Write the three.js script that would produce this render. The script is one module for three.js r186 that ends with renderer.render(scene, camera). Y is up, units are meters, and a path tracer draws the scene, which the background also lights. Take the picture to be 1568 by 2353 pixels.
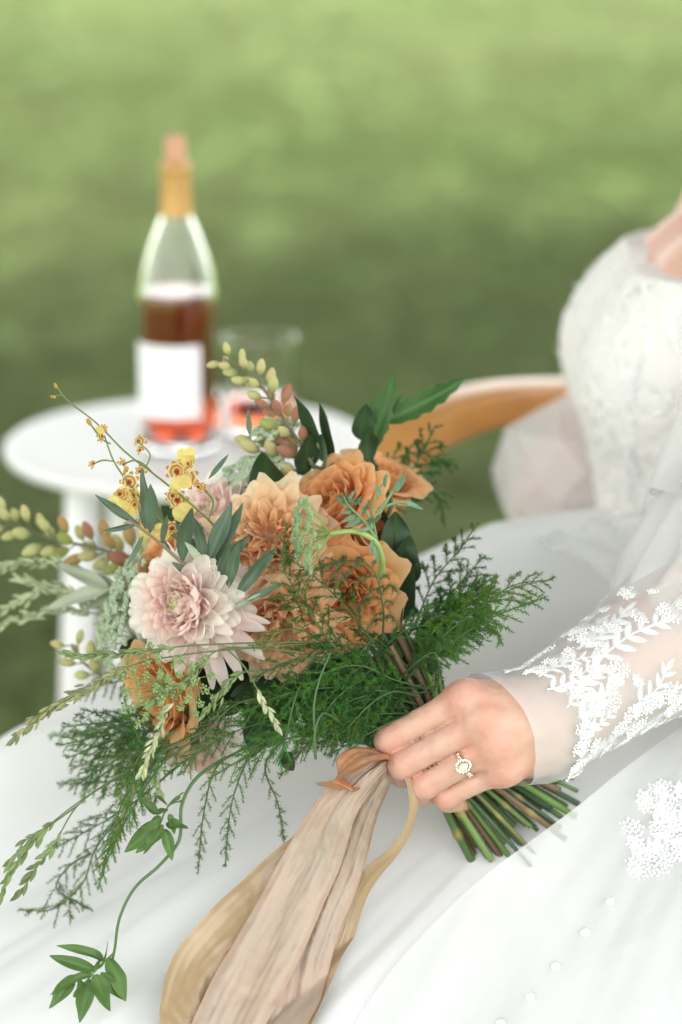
import * as THREE from 'three';
import { mergeGeometries, mergeVertices } from 'three/addons/utils/BufferGeometryUtils.js';
import { MarchingCubes } from 'three/addons/objects/MarchingCubes.js';
import { ImprovedNoise } from 'three/addons/math/ImprovedNoise.js';

// ---------- camera, sky, sun, exposure ----------
const scene = new THREE.Scene();
const V3 = (x, y, z) => new THREE.Vector3(x, y, z);
const EYE = V3(0, 1.25, 0), PITCH = THREE.MathUtils.degToRad(15.8), FPX = 1176.5 / Math.tan(THREE.MathUtils.degToRad(12));
const camera = new THREE.PerspectiveCamera(24, 682 / 1024, 0.05, 900);
camera.position.copy(EYE);
camera.rotation.set(-PITCH, 0, 0);
camera.focus = 1.595; camera.userData.fStop = 2.5;
const renderer = new THREE.WebGLRenderer({ antialias: true });
renderer.setSize(682, 1024);
renderer.toneMapping = THREE.LinearToneMapping;
renderer.toneMappingExposure = 3.85;
renderer.shadowMap.enabled = true;

{ // pale, slightly hazy daylight sky
  const W = 256, H = 128, data = new Float32Array(W * H * 4);
  for (let j = 0; j < H; j++) {
    const el = ((j + 0.5) / H - 0.5) * Math.PI, k = Math.pow(Math.max(0, Math.sin(el)), 0.5);
    for (let i = 0; i < W; i++) {
      const o = (j * W + i) * 4;
      data[o] = 1.04 - 0.13 * k; data[o + 1] = 1.025 - 0.085 * k; data[o + 2] = 0.98 - 0.02 * k; data[o + 3] = 1;
    }
  }
  const t = new THREE.DataTexture(data, W, H, THREE.RGBAFormat, THREE.FloatType);
  t.mapping = THREE.EquirectangularReflectionMapping; t.magFilter = THREE.LinearFilter; t.needsUpdate = true;
  scene.background = t; scene.environment = t;
  scene.backgroundIntensity = 0.85; scene.environmentIntensity = 0.85;
}
const sun = new THREE.DirectionalLight(new THREE.Color().setRGB(1, 0.95, 0.86), 3.6);
sun.position.set(-9, 22, -12); sun.target.position.set(0, 0.5, -3);
sun.castShadow = true; sun.shadow.radius = 24; sun.shadow.mapSize.set(2048, 2048);
Object.assign(sun.shadow.camera, { left: -25, right: 25, top: 25, bottom: -25, near: 1, far: 70 });
scene.add(sun, sun.target);

// ---------- helpers ----------
let SEED = 7;
const reseed = (n) => { SEED = n; };
const rnd = () => { SEED = (SEED + 0x6d2b79f5) | 0; let t = Math.imul(SEED ^ (SEED >>> 15), 1 | SEED); t = (t + Math.imul(t ^ (t >>> 7), 61 | t)) ^ t; return ((t ^ (t >>> 14)) >>> 0) / 4294967296; };
const rr = (a, b) => a + (b - a) * rnd();
const noise = new ImprovedNoise(), N = (x, y, z = 0.5) => noise.noise(x, y, z);
const { lerp, clamp, smoothstep } = THREE.MathUtils;
const FWD = V3(0, -Math.sin(PITCH), -Math.cos(PITCH)), RIGHT = V3(1, 0, 0), UPV = V3(0, Math.cos(PITCH), -Math.sin(PITCH)), BACK = FWD.clone().negate();
// a place in the world from a sight line (measured on a 1568 x 2353 print of the picture) and its distance in metres
const P = (X, Y, d) => EYE.clone().addScaledVector(FWD, d).addScaledVector(RIGHT, (X - 784) * d / FPX).addScaledVector(UPV, (1176.5 - Y) * d / FPX);
const D = (a, b, c) => V3(0, 0, 0).addScaledVector(RIGHT, a).addScaledVector(UPV, b).addScaledVector(BACK, c).normalize();
const rgb = (r, g, b) => new THREE.Color().setRGB(r, g, b);
const mat = (r, g, b, rough = 0.7, extra = {}) => new THREE.MeshPhysicalMaterial({ color: rgb(r, g, b), roughness: rough, side: THREE.DoubleSide, ...extra });
const vmat = (rough = 0.7, extra = {}) => new THREE.MeshPhysicalMaterial({ color: rgb(1, 1, 1), vertexColors: true, roughness: rough, side: THREE.DoubleSide, ...extra });
const taken = new Map();
function numbered(name) { const n = taken.get(name) ?? 0; taken.set(name, n + 1); return n ? `${name}_${String(n).padStart(3, '0')}` : name; }
function mesh(name, geo, m, parent) { const o = new THREE.Mesh(geo, m); o.name = name; o.castShadow = o.receiveShadow = true; if (parent) parent.add(o); return o; }
function group(name, parent) { const o = new THREE.Group(); o.name = name; if (parent) parent.add(o); return o; }
function thing(o, label, category, grp) { o.name = numbered(o.name); o.userData = { ...o.userData, label, category }; if (grp) o.userData.group = grp; scene.add(o); return o; }
function rebase(g, base) { g.position.copy(base); for (const c of g.children) c.position.sub(base); return g; }
const say = (o, label) => { o.userData.label = label; return o; };

// parametric sheet; f(u, v) -> Vector3, col(u, v) -> [r, g, b]
function sheet(nu, nv, f, col, closedV = false) {
  const pos = [], uv = [], c = [], idx = [];
  for (let i = 0; i <= nu; i++) for (let j = 0; j <= nv; j++) {
    const u = i / nu, v = j / nv, p = f(u, v); pos.push(p.x, p.y, p.z); uv.push(u, v);
    if (col) c.push(...col(u, v, p));
  }
  for (let i = 0; i < nu; i++) for (let j = 0; j < nv; j++) {
    const a = i * (nv + 1) + j, b = a + nv + 1; idx.push(a, b, a + 1, b, b + 1, a + 1);
  }
  const g = new THREE.BufferGeometry();
  g.setAttribute('position', new THREE.Float32BufferAttribute(pos, 3)); g.setAttribute('uv', new THREE.Float32BufferAttribute(uv, 2));
  if (col) g.setAttribute('color', new THREE.Float32BufferAttribute(c, 3));
  g.setIndex(idx); g.computeVertexNormals();
  if (closedV) { const n = g.attributes.normal; for (let i = 0; i <= nu; i++) { const a = i * (nv + 1), b = a + nv; const x = n.getX(a) + n.getX(b), y = n.getY(a) + n.getY(b), z = n.getZ(a) + n.getZ(b), l = Math.hypot(x, y, z) || 1; n.setXYZ(a, x / l, y / l, z / l); n.setXYZ(b, x / l, y / l, z / l); } }
  return g;
}
const curve = (pts) => new THREE.CatmullRomCurve3(pts, false, 'centripetal');
function frames(c, n) { const f = c.computeFrenetFrames(n, false); return f; }
// tapered round tube along points; rad(u)
function tube(pts, rad, nu = 16, nv = 6, col) {
  const c = pts.isCurve || pts.getPoint ? pts : curve(pts), f = frames(c, nu), r = typeof rad === 'function' ? rad : () => rad;
  return sheet(nu, nv, (u, v) => {
    const i = Math.round(u * nu), a = v * Math.PI * 2, p = c.getPointAt(u), k = r(u, a);
    return p.addScaledVector(f.normals[i], Math.cos(a) * k).addScaledVector(f.binormals[i], Math.sin(a) * k);
  }, col, true);
}
// orientation whose y axis is `axis` and whose z axis is close to `face`
function basis(axis, face) {
  const y = axis.clone().normalize(); let x = new THREE.Vector3().crossVectors(y, face); if (x.lengthSq() < 1e-6) x = new THREE.Vector3().crossVectors(y, V3(0.3, 0.2, 0.9)); x.normalize();
  const z = new THREE.Vector3().crossVectors(x, y);
  return new THREE.Matrix4().makeBasis(x, y, z);
}
const place = (o, p, axis, face = BACK, s = 1) => { o.quaternion.setFromRotationMatrix(basis(axis, face)); o.position.copy(p); if (typeof s === 'number') o.scale.setScalar(s); else o.scale.copy(s); return o; };
const baked = (geo, p, axis, face = BACK, s = 1) => geo.clone().applyMatrix4(new THREE.Matrix4().compose(p, new THREE.Quaternion().setFromRotationMatrix(basis(axis, face)), typeof s === 'number' ? V3(s, s, s) : s));
const paint = (geo, c) => { const n = geo.attributes.position.count, a = new Float32Array(n * 3); for (let i = 0; i < n; i++) a.set(typeof c === 'function' ? c(geo.attributes.position.getX(i), geo.attributes.position.getY(i), geo.attributes.position.getZ(i)) : c, i * 3); geo.setAttribute('color', new THREE.BufferAttribute(a, 3)); return geo; };
const vary = (c, k) => { const s = 1 + rr(-k, k); return c.map((x) => clamp(x * s, 0, 1)); };

// distance field -> continuous surface
function sdfMesh(centre, half, res, sdf) {
  const mc = new MarchingCubes(res, new THREE.MeshStandardMaterial(), false, false, 400000);
  mc.isolation = 0;
  const h = res / 2, p = V3();
  for (let k = 0; k < res; k++) for (let j = 0; j < res; j++) for (let i = 0; i < res; i++) {
    p.set((i - h) / h * half + centre.x, (j - h) / h * half + centre.y, (k - h) / h * half + centre.z);
    mc.field[i + j * res + k * res * res] = -sdf(p);
  }
  mc.update();
  const n = mc.count, g = new THREE.BufferGeometry(), pos = new Float32Array(n * 3);
  for (let i = 0; i < n; i++) { pos[i * 3] = mc.positionArray[i * 3] * half + centre.x; pos[i * 3 + 1] = mc.positionArray[i * 3 + 1] * half + centre.y; pos[i * 3 + 2] = mc.positionArray[i * 3 + 2] * half + centre.z; }
  g.setAttribute('position', new THREE.BufferAttribute(pos, 3));
  const m = mergeVertices(g, 1e-5);
  // normals from the field itself
  const a = m.attributes.position, nor = new Float32Array(a.count * 3), e = half / res * 0.7, q = V3();
  for (let i = 0; i < a.count; i++) {
    const x = a.getX(i), y = a.getY(i), z = a.getZ(i);
    const nx = sdf(q.set(x + e, y, z)) - sdf(q.set(x - e, y, z)), ny = sdf(q.set(x, y + e, z)) - sdf(q.set(x, y - e, z)), nz = sdf(q.set(x, y, z + e)) - sdf(q.set(x, y, z - e)), l = Math.hypot(nx, ny, nz) || 1;
    nor[i * 3] = nx / l; nor[i * 3 + 1] = ny / l; nor[i * 3 + 2] = nz / l;
  }
  m.setAttribute('normal', new THREE.BufferAttribute(nor, 3));
  const ix = m.index.array, va = V3(), vb = V3(), vc = V3(); // outward winding
  va.fromBufferAttribute(a, ix[0]); vb.fromBufferAttribute(a, ix[1]); vc.fromBufferAttribute(a, ix[2]);
  if (vb.sub(va).cross(vc.sub(va)).dot(V3(nor[ix[0] * 3], nor[ix[0] * 3 + 1], nor[ix[0] * 3 + 2])) < 0) for (let i = 0; i < ix.length; i += 3) { const t = ix[i]; ix[i] = ix[i + 1]; ix[i + 1] = t; }
  return m;
}
const smin = (a, b, k) => { const h = clamp(0.5 + 0.5 * (b - a) / k, 0, 1); return lerp(b, a, h) - k * h * (1 - h); };
function capsules(bones, k) {
  const bs = bones.map(([a, b, ra, rb]) => ({ a, ba: b.clone().sub(a), l2: Math.max(1e-9, b.distanceToSquared(a)), ra, rb }));
  return (p) => {
    let d = 1e3;
    for (const b of bs) {
      const px = p.x - b.a.x, py = p.y - b.a.y, pz = p.z - b.a.z, t = clamp((px * b.ba.x + py * b.ba.y + pz * b.ba.z) / b.l2, 0, 1);
      d = smin(d, Math.hypot(px - b.ba.x * t, py - b.ba.y * t, pz - b.ba.z * t) - lerp(b.ra, b.rb, t), k);
    }
    return d;
  };
}

// ---------- the lawn ----------
{
  const size = 512, data = new Uint8Array(size * size * 4);
  for (let j = 0; j < size; j++) for (let i = 0; i < size; i++) {
    const k = 2 * Math.PI / size, a = Math.cos(i * k), b = Math.sin(i * k), c = Math.cos(j * k), d = Math.sin(j * k);
    const n = N(a * 3 + 9, b * 3, c * 3 + d * 5) * 0.5 + N(a * 11, b * 11 + c * 9, d * 11) * 0.35 + rr(-0.25, 0.25), o = (j * size + i) * 4;
    data[o] = 100 + 24 * n; data[o + 1] = 122 + 24 * n; data[o + 2] = 60 + 16 * n; data[o + 3] = 255;
  }
  const t = new THREE.DataTexture(data, size, size); t.wrapS = t.wrapT = THREE.RepeatWrapping; t.magFilter = THREE.LinearFilter; t.colorSpace = THREE.SRGBColorSpace; t.repeat.set(90, 90); t.needsUpdate = true;
  const g = new THREE.PlaneGeometry(360, 360, 1, 1).rotateX(-Math.PI / 2);
  const o = mesh('lawn', g, new THREE.MeshStandardMaterial({ map: t, roughness: 0.95 }), scene); o.userData.kind = 'structure';
  // grass blades
  reseed(11);
  const tuft = (n) => {
    const gs = [];
    for (let k = 0; k < n; k++) {
      const a = rr(0, 6.28), h = rr(0.035, 0.075), lean = rr(0.1, 0.6) * h, w = rr(0.0016, 0.0028), ox = rr(-0.045, 0.045), oz = rr(-0.045, 0.045), f = rr(0, 6.28);
      gs.push(paint(sheet(3, 1, (u, v) => V3(ox + Math.cos(a) * lean * u * u + Math.cos(f) * (v - 0.5) * 2 * w * (1 - u * 0.93), h * u, oz + Math.sin(a) * lean * u * u + Math.sin(f) * (v - 0.5) * 2 * w * (1 - u * 0.93))), vary([0.186, 0.236, 0.096], 0.35)));
    }
    return mergeGeometries(gs);
  };
  const gm = vmat(0.6, { transmission: 0.4, specularIntensity: 0.5 });
  gm.roughness = 0.9;
  const count = 20000, g0 = tuft(26), im = new THREE.InstancedMesh(g0, gm, count), m4 = new THREE.Matrix4(), q = new THREE.Quaternion(), col = new THREE.Color();
  for (let i = 0; i < count; i++) {
    const z = -0.4 - 23 * Math.pow(rnd(), 1.25), half = 1.6 + 0.2 * -z, x = rr(-half, half), s = rr(0.7, 1.35);
    q.setFromAxisAngle(V3(0, 1, 0), rr(0, 6.28)); m4.compose(V3(x, -0.004, z), q, V3(s * 1.5, s * rr(0.8, 1.15), s * 1.5)); im.setMatrixAt(i, m4);
    const dry = clamp(0.5 + 0.6 * N(x * 0.5, z * 0.35, 3.3) + 0.6 * N(x * 2.4, z * 2.1, 7), 0, 1);
    col.setRGB(lerp(0.9, 1.2, dry), lerp(0.97, 1.08, dry), lerp(0.9, 1.25, dry)); im.setColorAt(i, col);
  }
  im.name = 'grass'; im.userData = { kind: 'stuff', label: 'short green lawn grass with paler drier patches', category: 'grass' }; im.castShadow = im.receiveShadow = true; scene.add(im);
}

// ---------- shade tree beside and above the seat (its crown keeps the sun off the bride) ----------
{
  reseed(21);
  const bark = mat(0.16, 0.12, 0.09, 0.95), tree = group('shade_tree');
  const trunkBase = V3(-5.2, 0, -5.2), top = V3(-4.4, 4.2, -4.9);
  mesh('trunk', tube([trunkBase, V3(-5.1, 1.4, -5.1), V3(-4.8, 2.9, -5), top], (u, a) => lerp(0.34, 0.2, u) * (1 + 0.08 * Math.sin(a * 5 + u * 9) + (u < 0.1 ? (0.1 - u) * 4 : 0)), 18, 14), bark, tree);
  const limbEnds = [];
  for (let k = 0; k < 11; k++) {
    const a = k / 11 * 6.283 + rr(-0.2, 0.2), L = rr(2.5, 5.5), e = V3(-1.8 + Math.cos(a) * L * 1.05, rr(4.6, 6.8), -4.6 + Math.sin(a) * L * 0.85), m = top.clone().lerp(e, 0.5).add(V3(rr(-0.4, 0.4), rr(0.2, 0.9), rr(-0.4, 0.4)));
    limbEnds.push(e); mesh('limb', tube([top.clone().add(V3(0, -0.5, 0)), m, e], (u) => lerp(0.12, 0.025, u), 12, 8), bark, tree);
  }
  const leaves = [];
  for (let k = 0; k < 26; k++) {
    const p = V3(rr(-0.34, 0.34), rr(-0.16, 0.16), rr(-0.34, 0.34)), L = rr(0.12, 0.2), w = L * 0.36, ax = V3(rr(-1, 1), rr(-0.5, 0.2), rr(-1, 1)).normalize();
    leaves.push(paint(baked(sheet(3, 2, (u, v) => V3((v - 0.5) * 2 * w * Math.sin(Math.PI * Math.min(1, u * 0.93 + 0.05)), u * L, Math.abs(v - 0.5) * 0.25 * w)), p, ax, V3(rr(-0.5, 0.5), 1, rr(-0.5, 0.5))), vary([0.07, 0.12, 0.03], 0.3)));
  }
  const g = mergeGeometries(leaves), leafM = vmat(0.9), m4 = new THREE.Matrix4(), q = new THREE.Quaternion();
  const crown = (n, spot, to) => {
    const im = new THREE.InstancedMesh(g, leafM, n);
    for (let i = 0; i < n; i++) { q.setFromEuler(new THREE.Euler(rr(-0.4, 0.4), rr(0, 6.28), rr(-0.4, 0.4))); m4.compose(spot(), q, V3(1, 1, 1).multiplyScalar(rr(0.8, 1.4))); im.setMatrixAt(i, m4); }
    im.name = 'crown'; im.userData.kind = 'stuff'; im.castShadow = true; to.add(im);
  };
  crown(2850, () => { const a = rr(0, 6.283), r = Math.sqrt(rnd()), edge = 1 + 0.16 * Math.sin(a * 5 + 1) + 0.1 * Math.sin(a * 11); return V3(-1.8 + Math.cos(a) * r * 6.8 * edge, 5.9 + rr(-1, 1) * 1.5 * Math.sqrt(Math.max(0.06, 1 - r * r)) - 0.5 * r, -3.45 + Math.sin(a) * r * 6.25 * edge); }, tree);
  // a second, thinner crowned tree further out lets more and more sun through
  const t2 = group('shade_tree'), b2 = V3(-7.5, 0, -12.5), top2 = V3(-6.8, 4.4, -12.2);
  mesh('trunk', tube([b2, V3(-7.4, 1.6, -12.4), V3(-7.1, 3.1, -12.3), top2], (u, a) => lerp(0.28, 0.16, u) * (1 + 0.08 * Math.sin(a * 5 + u * 9)), 18, 12), bark, t2);
  for (let k = 0; k < 8; k++) { const a = k / 8 * 6.283, L = rr(3, 6), e = V3(-4 + Math.cos(a) * L, rr(5, 7), -12 + Math.sin(a) * L * 0.8); mesh('limb', tube([top2.clone().add(V3(0, -0.4, 0)), top2.clone().lerp(e, 0.5).add(V3(0, 0.5, 0)), e], (u) => lerp(0.1, 0.02, u), 12, 8), bark, t2); }
  crown(300, () => V3(rr(-12, 5), 6 + rr(-1.1, 1.1), -7.4 - 12.5 * Math.pow(rnd(), 2.1)), t2);
  rebase(t2, b2); thing(t2, 'thin crowned tree standing further out over the lawn', 'tree');
  rebase(tree, trunkBase); thing(tree, 'broad leafy tree whose crown shades the seated bride', 'tree');
}
// ---------- table, bottle, glass ----------
const TABLE_Y = 0.675, TC = V3(-0.1516, TABLE_Y, -2.304);
const lathe = (pts, n = 48) => new THREE.LatheGeometry(pts.map(([r, y]) => new THREE.Vector2(r, y)), n);
{
  const white = mat(0.82, 0.82, 0.82, 0.42), t = group('side_table');
  mesh('table_top', lathe([[0, -0.02], [0.168, -0.02], [0.176, -0.017], [0.18, -0.01], [0.179, -0.004], [0.174, -0.0005], [0.168, 0], [0, 0]], 72).translate(TC.x, TC.y, TC.z), white, t);
  const feet = [];
  for (let k = 0; k < 4; k++) {
    const a = Math.PI * (0.80 + 0.5 * k), top = V3(TC.x + Math.cos(a) * 0.118, TC.y - 0.026, TC.z + Math.sin(a) * 0.118), foot = V3(TC.x + Math.cos(a) * 0.165, 0, TC.z + Math.sin(a) * 0.165);
    feet.push([top, foot]);
    mesh('leg', tube([top, top.clone().lerp(foot, 0.5), foot], (u) => lerp(0.0175, 0.0155, u) * (u > 0.97 ? 0.9 : 1), 16, 12), white, t);
  }
  for (let k = 0; k < 4; k++) { const a = feet[k][0].clone().lerp(feet[k][1], 0.72), b = feet[(k + 1) % 4][0].clone().lerp(feet[(k + 1) % 4][1], 0.72); mesh('stretcher', tube([a, a.clone().lerp(b, 0.5), b], 0.009, 4, 8), white, t); }
  rebase(t, V3(TC.x, 0, TC.z)); thing(t, 'small round white painted side table with splayed legs on the lawn', 'table');
}
{
  const b = group('wine_bottle'), at = V3(-0.155, TABLE_Y + 0.0015, -2.257), R = 0.0385;
  const glassM = mat(0.98, 1, 0.985, 0.02, { transmission: 1, thickness: 0.003, ior: 1.5, side: THREE.FrontSide });
  const out = [[0.0, 0.004], [0.014, 0.003], [0.027, 0.0005], [0.034, 0.0008], [0.0375, 0.004], [R, 0.01], [R, 0.05], [R, 0.1], [R, 0.138], [0.0383, 0.147], [0.0371, 0.157], [0.0340, 0.172], [0.0288, 0.190], [0.0222, 0.208], [0.0172, 0.2205], [0.0148, 0.2295], [0.0139, 0.242], [0.0137, 0.264], [0.0137, 0.27]];
  const inn = [[0.0105, 0.27], [0.0107, 0.242], [0.0116, 0.229], [0.0142, 0.220], [0.0192, 0.2075], [0.0258, 0.1895], [0.031, 0.1715], [0.0341, 0.1565], [0.0353, 0.1465], [0.0355, 0.138], [0.0355, 0.1], [0.0355, 0.02], [0.034, 0.0125], [0.026, 0.0115], [0.012, 0.014], [0.0, 0.0155]];
  mesh('glass_body', lathe([...out, ...inn]), glassM, b);
  const lv = 0.1535, wine = [[0, 0.0162], [0.012, 0.0147], [0.0258, 0.0122], [0.0335, 0.0131], [0.0352, 0.0205], [0.0352, 0.1], [0.0352, 0.138], [0.035, 0.1465], [0.0341, lv], [0.032, lv - 0.0004], [0, lv - 0.0006]];
  mesh('wine', lathe(wine), mat(1, 1, 1, 0.01, { transmission: 1, thickness: 0.07, ior: 1.34, attenuationColor: rgb(0.97, 0.3, 0.1), attenuationDistance: 0.036, side: THREE.FrontSide }), b);
  // gold foil and cork
  const foil = mat(0.56, 0.33, 0.12, 0.42, { metalness: 0.6 });
  mesh('foil_sleeve', lathe([[0.0155, 0.2252], [0.0159, 0.2252], [0.0153, 0.230], [0.0143, 0.244], [0.0141, 0.264], [0.0149, 0.2655], [0.0151, 0.271], [0.0142, 0.2745], [0.0105, 0.2752], [0.0105, 0.2735]], 40), foil, b);
  mesh('cork', lathe([[0, 0.25], [0.0098, 0.25], [0.0098, 0.272], [0.0102, 0.279], [0.0102, 0.296], [0.0096, 0.2988], [0.008, 0.3], [0, 0.3002]], 28), mat(0.6, 0.34, 0.22, 0.85), b);
  // paper label wrapped round the front
  const label = mesh('paper_label', sheet(6, 40, (u, v) => { const a = lerp(-2.2, 0.62, v) , y = lerp(0.036, 0.107, u); return V3(Math.sin(a) * (R + 0.0005), y, Math.cos(a) * (R + 0.0005)); }), mat(0.86, 0.86, 0.9, 0.6), b);
  say(label, 'blank looking white paper label');
  b.position.copy(at); thing(b, 'clear glass bottle of rose wine with gold foil neck and cork', 'bottle');
}
{
  const g = group('drinking_glass'), at = V3(-0.0795, TABLE_Y + 0.0015, -2.318), r1 = 0.0375, r0 = 0.034, h = 0.097;
  const gm = mat(1, 1, 1, 0.02, { transmission: 1, thickness: 0.002, ior: 1.48, side: THREE.FrontSide });
  mesh('glass_body', lathe([[0, 0], [r0 - 0.003, 0], [r0, 0.003], [lerp(r0, r1, 0.5), h * 0.5], [r1, h - 0.004], [r1 + 0.0006, h - 0.002], [r1, h - 0.0003], [r1 - 0.0014, h], [r1 - 0.003, h - 0.0004], [r1 - 0.0034, h - 0.002], [r1 - 0.0027, h - 0.004], [lerp(r0, r1, 0.5) - 0.0026, h * 0.5], [r0 - 0.0028, 0.012], [r0 - 0.005, 0.009], [0, 0.0085]]), gm, g);
  mesh('wine', lathe([[0, 0.0089], [r0 - 0.0055, 0.0094], [r0 - 0.0031, 0.0122], [r0 - 0.0022, 0.034], [0, 0.0338]]), mat(1, 1, 1, 0.01, { transmission: 1, thickness: 0.06, ior: 1.34, attenuationColor: rgb(0.97, 0.4, 0.22), attenuationDistance: 0.035, side: THREE.FrontSide }), g);
  g.position.copy(at); thing(g, 'clear tumbler with a little rose wine beside the bottle', 'glass');
}

// ---------- wooden chair with a bent rail ----------
{
  const c = group('wooden_armchair');
  const wood = new THREE.MeshPhysicalMaterial({ vertexColors: true, roughness: 0.32, clearcoat: 0.35, clearcoatRoughness: 0.3, color: rgb(1, 1, 1) });
  const grain = (u, v, p) => { const n = 0.5 + 0.5 * N(p.x * 14, p.y * 60, p.z * 60) + 0.25 * N(p.x * 50, p.y * 260, p.z * 260); return [lerp(0.5, 0.62, n), lerp(0.235, 0.31, n), lerp(0.065, 0.1, n)]; };
  const railPts = [P(835, 1330, 2.04), P(842, 1210, 2.045), P(868, 1110, 2.06), P(930, 1020, 2.09), P(1030, 958, 2.13), P(1150, 926, 2.17), P(1300, 915, 2.22), P(1480, 915, 2.26), V3(0.45, 0.752, -2.16), V3(0.62, 0.74, -2.02), V3(0.68, 0.68, -1.86), V3(0.685, 0.6, -1.8)];
  const rc = curve(railPts), nu = 90;
  const sq = (a, hw, hh) => { const e = 0.45, ca = Math.cos(a), sa = Math.sin(a); return [Math.sign(ca) * Math.pow(Math.abs(ca), e) * hw, Math.sign(sa) * Math.pow(Math.abs(sa), e) * hh]; };
  const side = (t) => { const s = new THREE.Vector3().crossVectors(t, V3(0, 1, 0)); const out = V3(0.28, 0, -1.92); return s.lengthSq() < 0.02 ? V3(0, 0, -1) : s.normalize(); };
  let last = null; const fr = [];
  for (let i = 0; i <= nu; i++) { const t = rc.getTangentAt(i / nu); let s = new THREE.Vector3().crossVectors(t, V3(0, 1, 0)); if (last) s.lerp(last, 0.75); s.addScaledVector(t, -s.dot(t)).normalize(); last = s.clone(); fr.push([s, new THREE.Vector3().crossVectors(s, t).normalize()]); }
  mesh('arm_rail', sheet(nu, 28, (u, v) => { const i = Math.round(u * nu), [x, y] = sq(v * 6.2832, lerp(0.024, 0.018, smoothstep(u, 0.1, 0.55)), lerp(0.0195, 0.0155, smoothstep(u, 0.1, 0.5))), p = rc.getPointAt(u); return p.addScaledVector(fr[i][0], x).addScaledVector(fr[i][1], y); }, grain, true), wood, c);
  const seat = mesh('seat', lathe([[0, 0.425], [0.2, 0.425], [0.225, 0.432], [0.228, 0.445], [0.22, 0.454], [0.18, 0.457], [0, 0.452]], 40).translate(0.34, 0, -1.94), wood, c); paint(seat.geometry, [0.56, 0.28, 0.08]);
  const leg = (a, b, r) => mesh('leg', tube([a, a.clone().lerp(b, 0.5), b], (u) => r * (0.85 + 0.3 * Math.sin(u * 2.6)), 12, 10, grain), wood, c);
  leg(railPts[0], V3(0.0, 0, -2.02), 0.017); leg(railPts[11], V3(0.7, 0, -1.7), 0.017); leg(V3(0.22, 0.43, -2.1), V3(0.16, 0, -2.2), 0.016); leg(V3(0.46, 0.43, -2.1), V3(0.54, 0, -2.2), 0.016);
  for (let k = 0; k < 5; k++) { const u = 0.48 + k * 0.075, a = rc.getPointAt(u); a.y -= 0.016; const b = V3(0.16 + k * 0.09, 0.44, -2.11); mesh('spindle', tube([a, a.clone().lerp(b, 0.5), b], 0.008, 6, 8, grain), wood, c); }
  rebase(c, V3(0.34, 0, -1.94)); thing(c, 'honey coloured wooden armchair with a bent rail behind the bride', 'chair');
}

// ---------- the bride ----------
const person = group('person');
const WHITE = [0.75, 0.755, 0.76];
const skirtMat = mat(...WHITE, 0.85, { sheen: 0.3, sheenColor: rgb(1, 1, 1), sheenRoughness: 0.6 });
const tulle = (o) => mat(0.77, 0.78, 0.785, 0.9, { transparent: true, opacity: o });
// height of the skirt's outer layer over the ground
function skirtY(x, z) {
  let yr = x > 0.12 ? lerp(0.718, 0.735, clamp((x - 0.12) / 0.2, 0, 1)) : 0.718 + (x - 0.12) * 0.36;
  if (x < -0.25) { const k = -0.25 - x; yr -= 1.6 * k * k + 0.15 * k; }
  if (x > 0.45) { const k = x - 0.45; yr -= 2.2 * k * k; }
  const zr = -1.82 + clamp(0.12 - x, -0.1, 0.5) * 0.36, dz = z - zr;
  let y;
  if (dz < 0) y = yr - 3.2 * dz * dz * (1 + 2.0 * Math.abs(dz));
  else { y = yr - 0.40 * dz - 0.12 * dz * (1 - Math.exp(-dz * 6)) * 0.5 - 0.02 * (1 - Math.exp(-dz * 30)); const k = dz - 0.42; if (k > 0) y -= 1.15 * k * k + 0.2 * k; }
  // soft folds fanning out from the waist
  const wx = x - 0.42, wz = z + 1.86, r = Math.hypot(wx, wz), th = Math.atan2(wz, -wx), am = smoothstep(r, 0.12, 0.6);
  y += am * (0.010 * Math.sin(th * 11 + 0.6 + 1.5 * N(r * 2, th * 2)) + 0.006 * Math.sin(th * 23 + 2 + 2 * N(r * 3, th * 3, 4)) + 0.004 * N(th * 30, r * 2.5, 8) + 0.0035 * N(th * 17 + 3, r * 5, 2) + 0.002 * N(th * 60, r * 6, 5) + 0.0035 * Math.abs(N(th * 9 + x * 3, r * 4, 1.5)));
  return Math.max(0.004, y);
}
function onSkirt(X, Y, lift = 0) { const o = P(X, Y, 0), dir = P(X, Y, 1).sub(o); let a = 1.2, b = 2.2; for (let k = 0; k < 400; k++) { const d = 1.2 + k * 0.0025, p = o.clone().addScaledVector(dir, d); if (p.y < skirtY(p.x, p.z) + lift) { a = d - 0.0025; b = d; break; } } for (let k = 0; k < 14; k++) { const m = (a + b) / 2, p = o.clone().addScaledVector(dir, m); if (p.y < skirtY(p.x, p.z) + lift) b = m; else a = m; } return o.addScaledVector(dir, (a + b) / 2); }
const skirtNormal = (p) => { const e = 0.004; return V3(skirtY(p.x - e, p.z) - skirtY(p.x + e, p.z), 2 * e, skirtY(p.x, p.z - e) - skirtY(p.x, p.z + e)).normalize(); };
const skirt = mesh('skirt', sheet(300, 280, (u, v) => { const x = lerp(-0.95, 0.98, u), z = lerp(-2.42, -0.62, v); return V3(x, skirtY(x, z), z); }), skirtMat, person);
say(skirt, 'full white skirt spread over the lap');
let overlay;
const caster = new THREE.Raycaster();
function onOverlay(X, Y, lift = 0) { overlay.updateMatrixWorld(true); const dir = P(X, Y, 1).sub(EYE).normalize(); caster.set(EYE, dir); const h = caster.intersectObject(overlay, false)[0]; if (!h) return [onSkirt(X, Y, lift), V3(0, 1, 0)]; const n = h.face.normal.clone(); if (n.dot(dir) > 0) n.negate(); return [h.point.clone().addScaledVector(n, lift), n]; }
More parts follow.
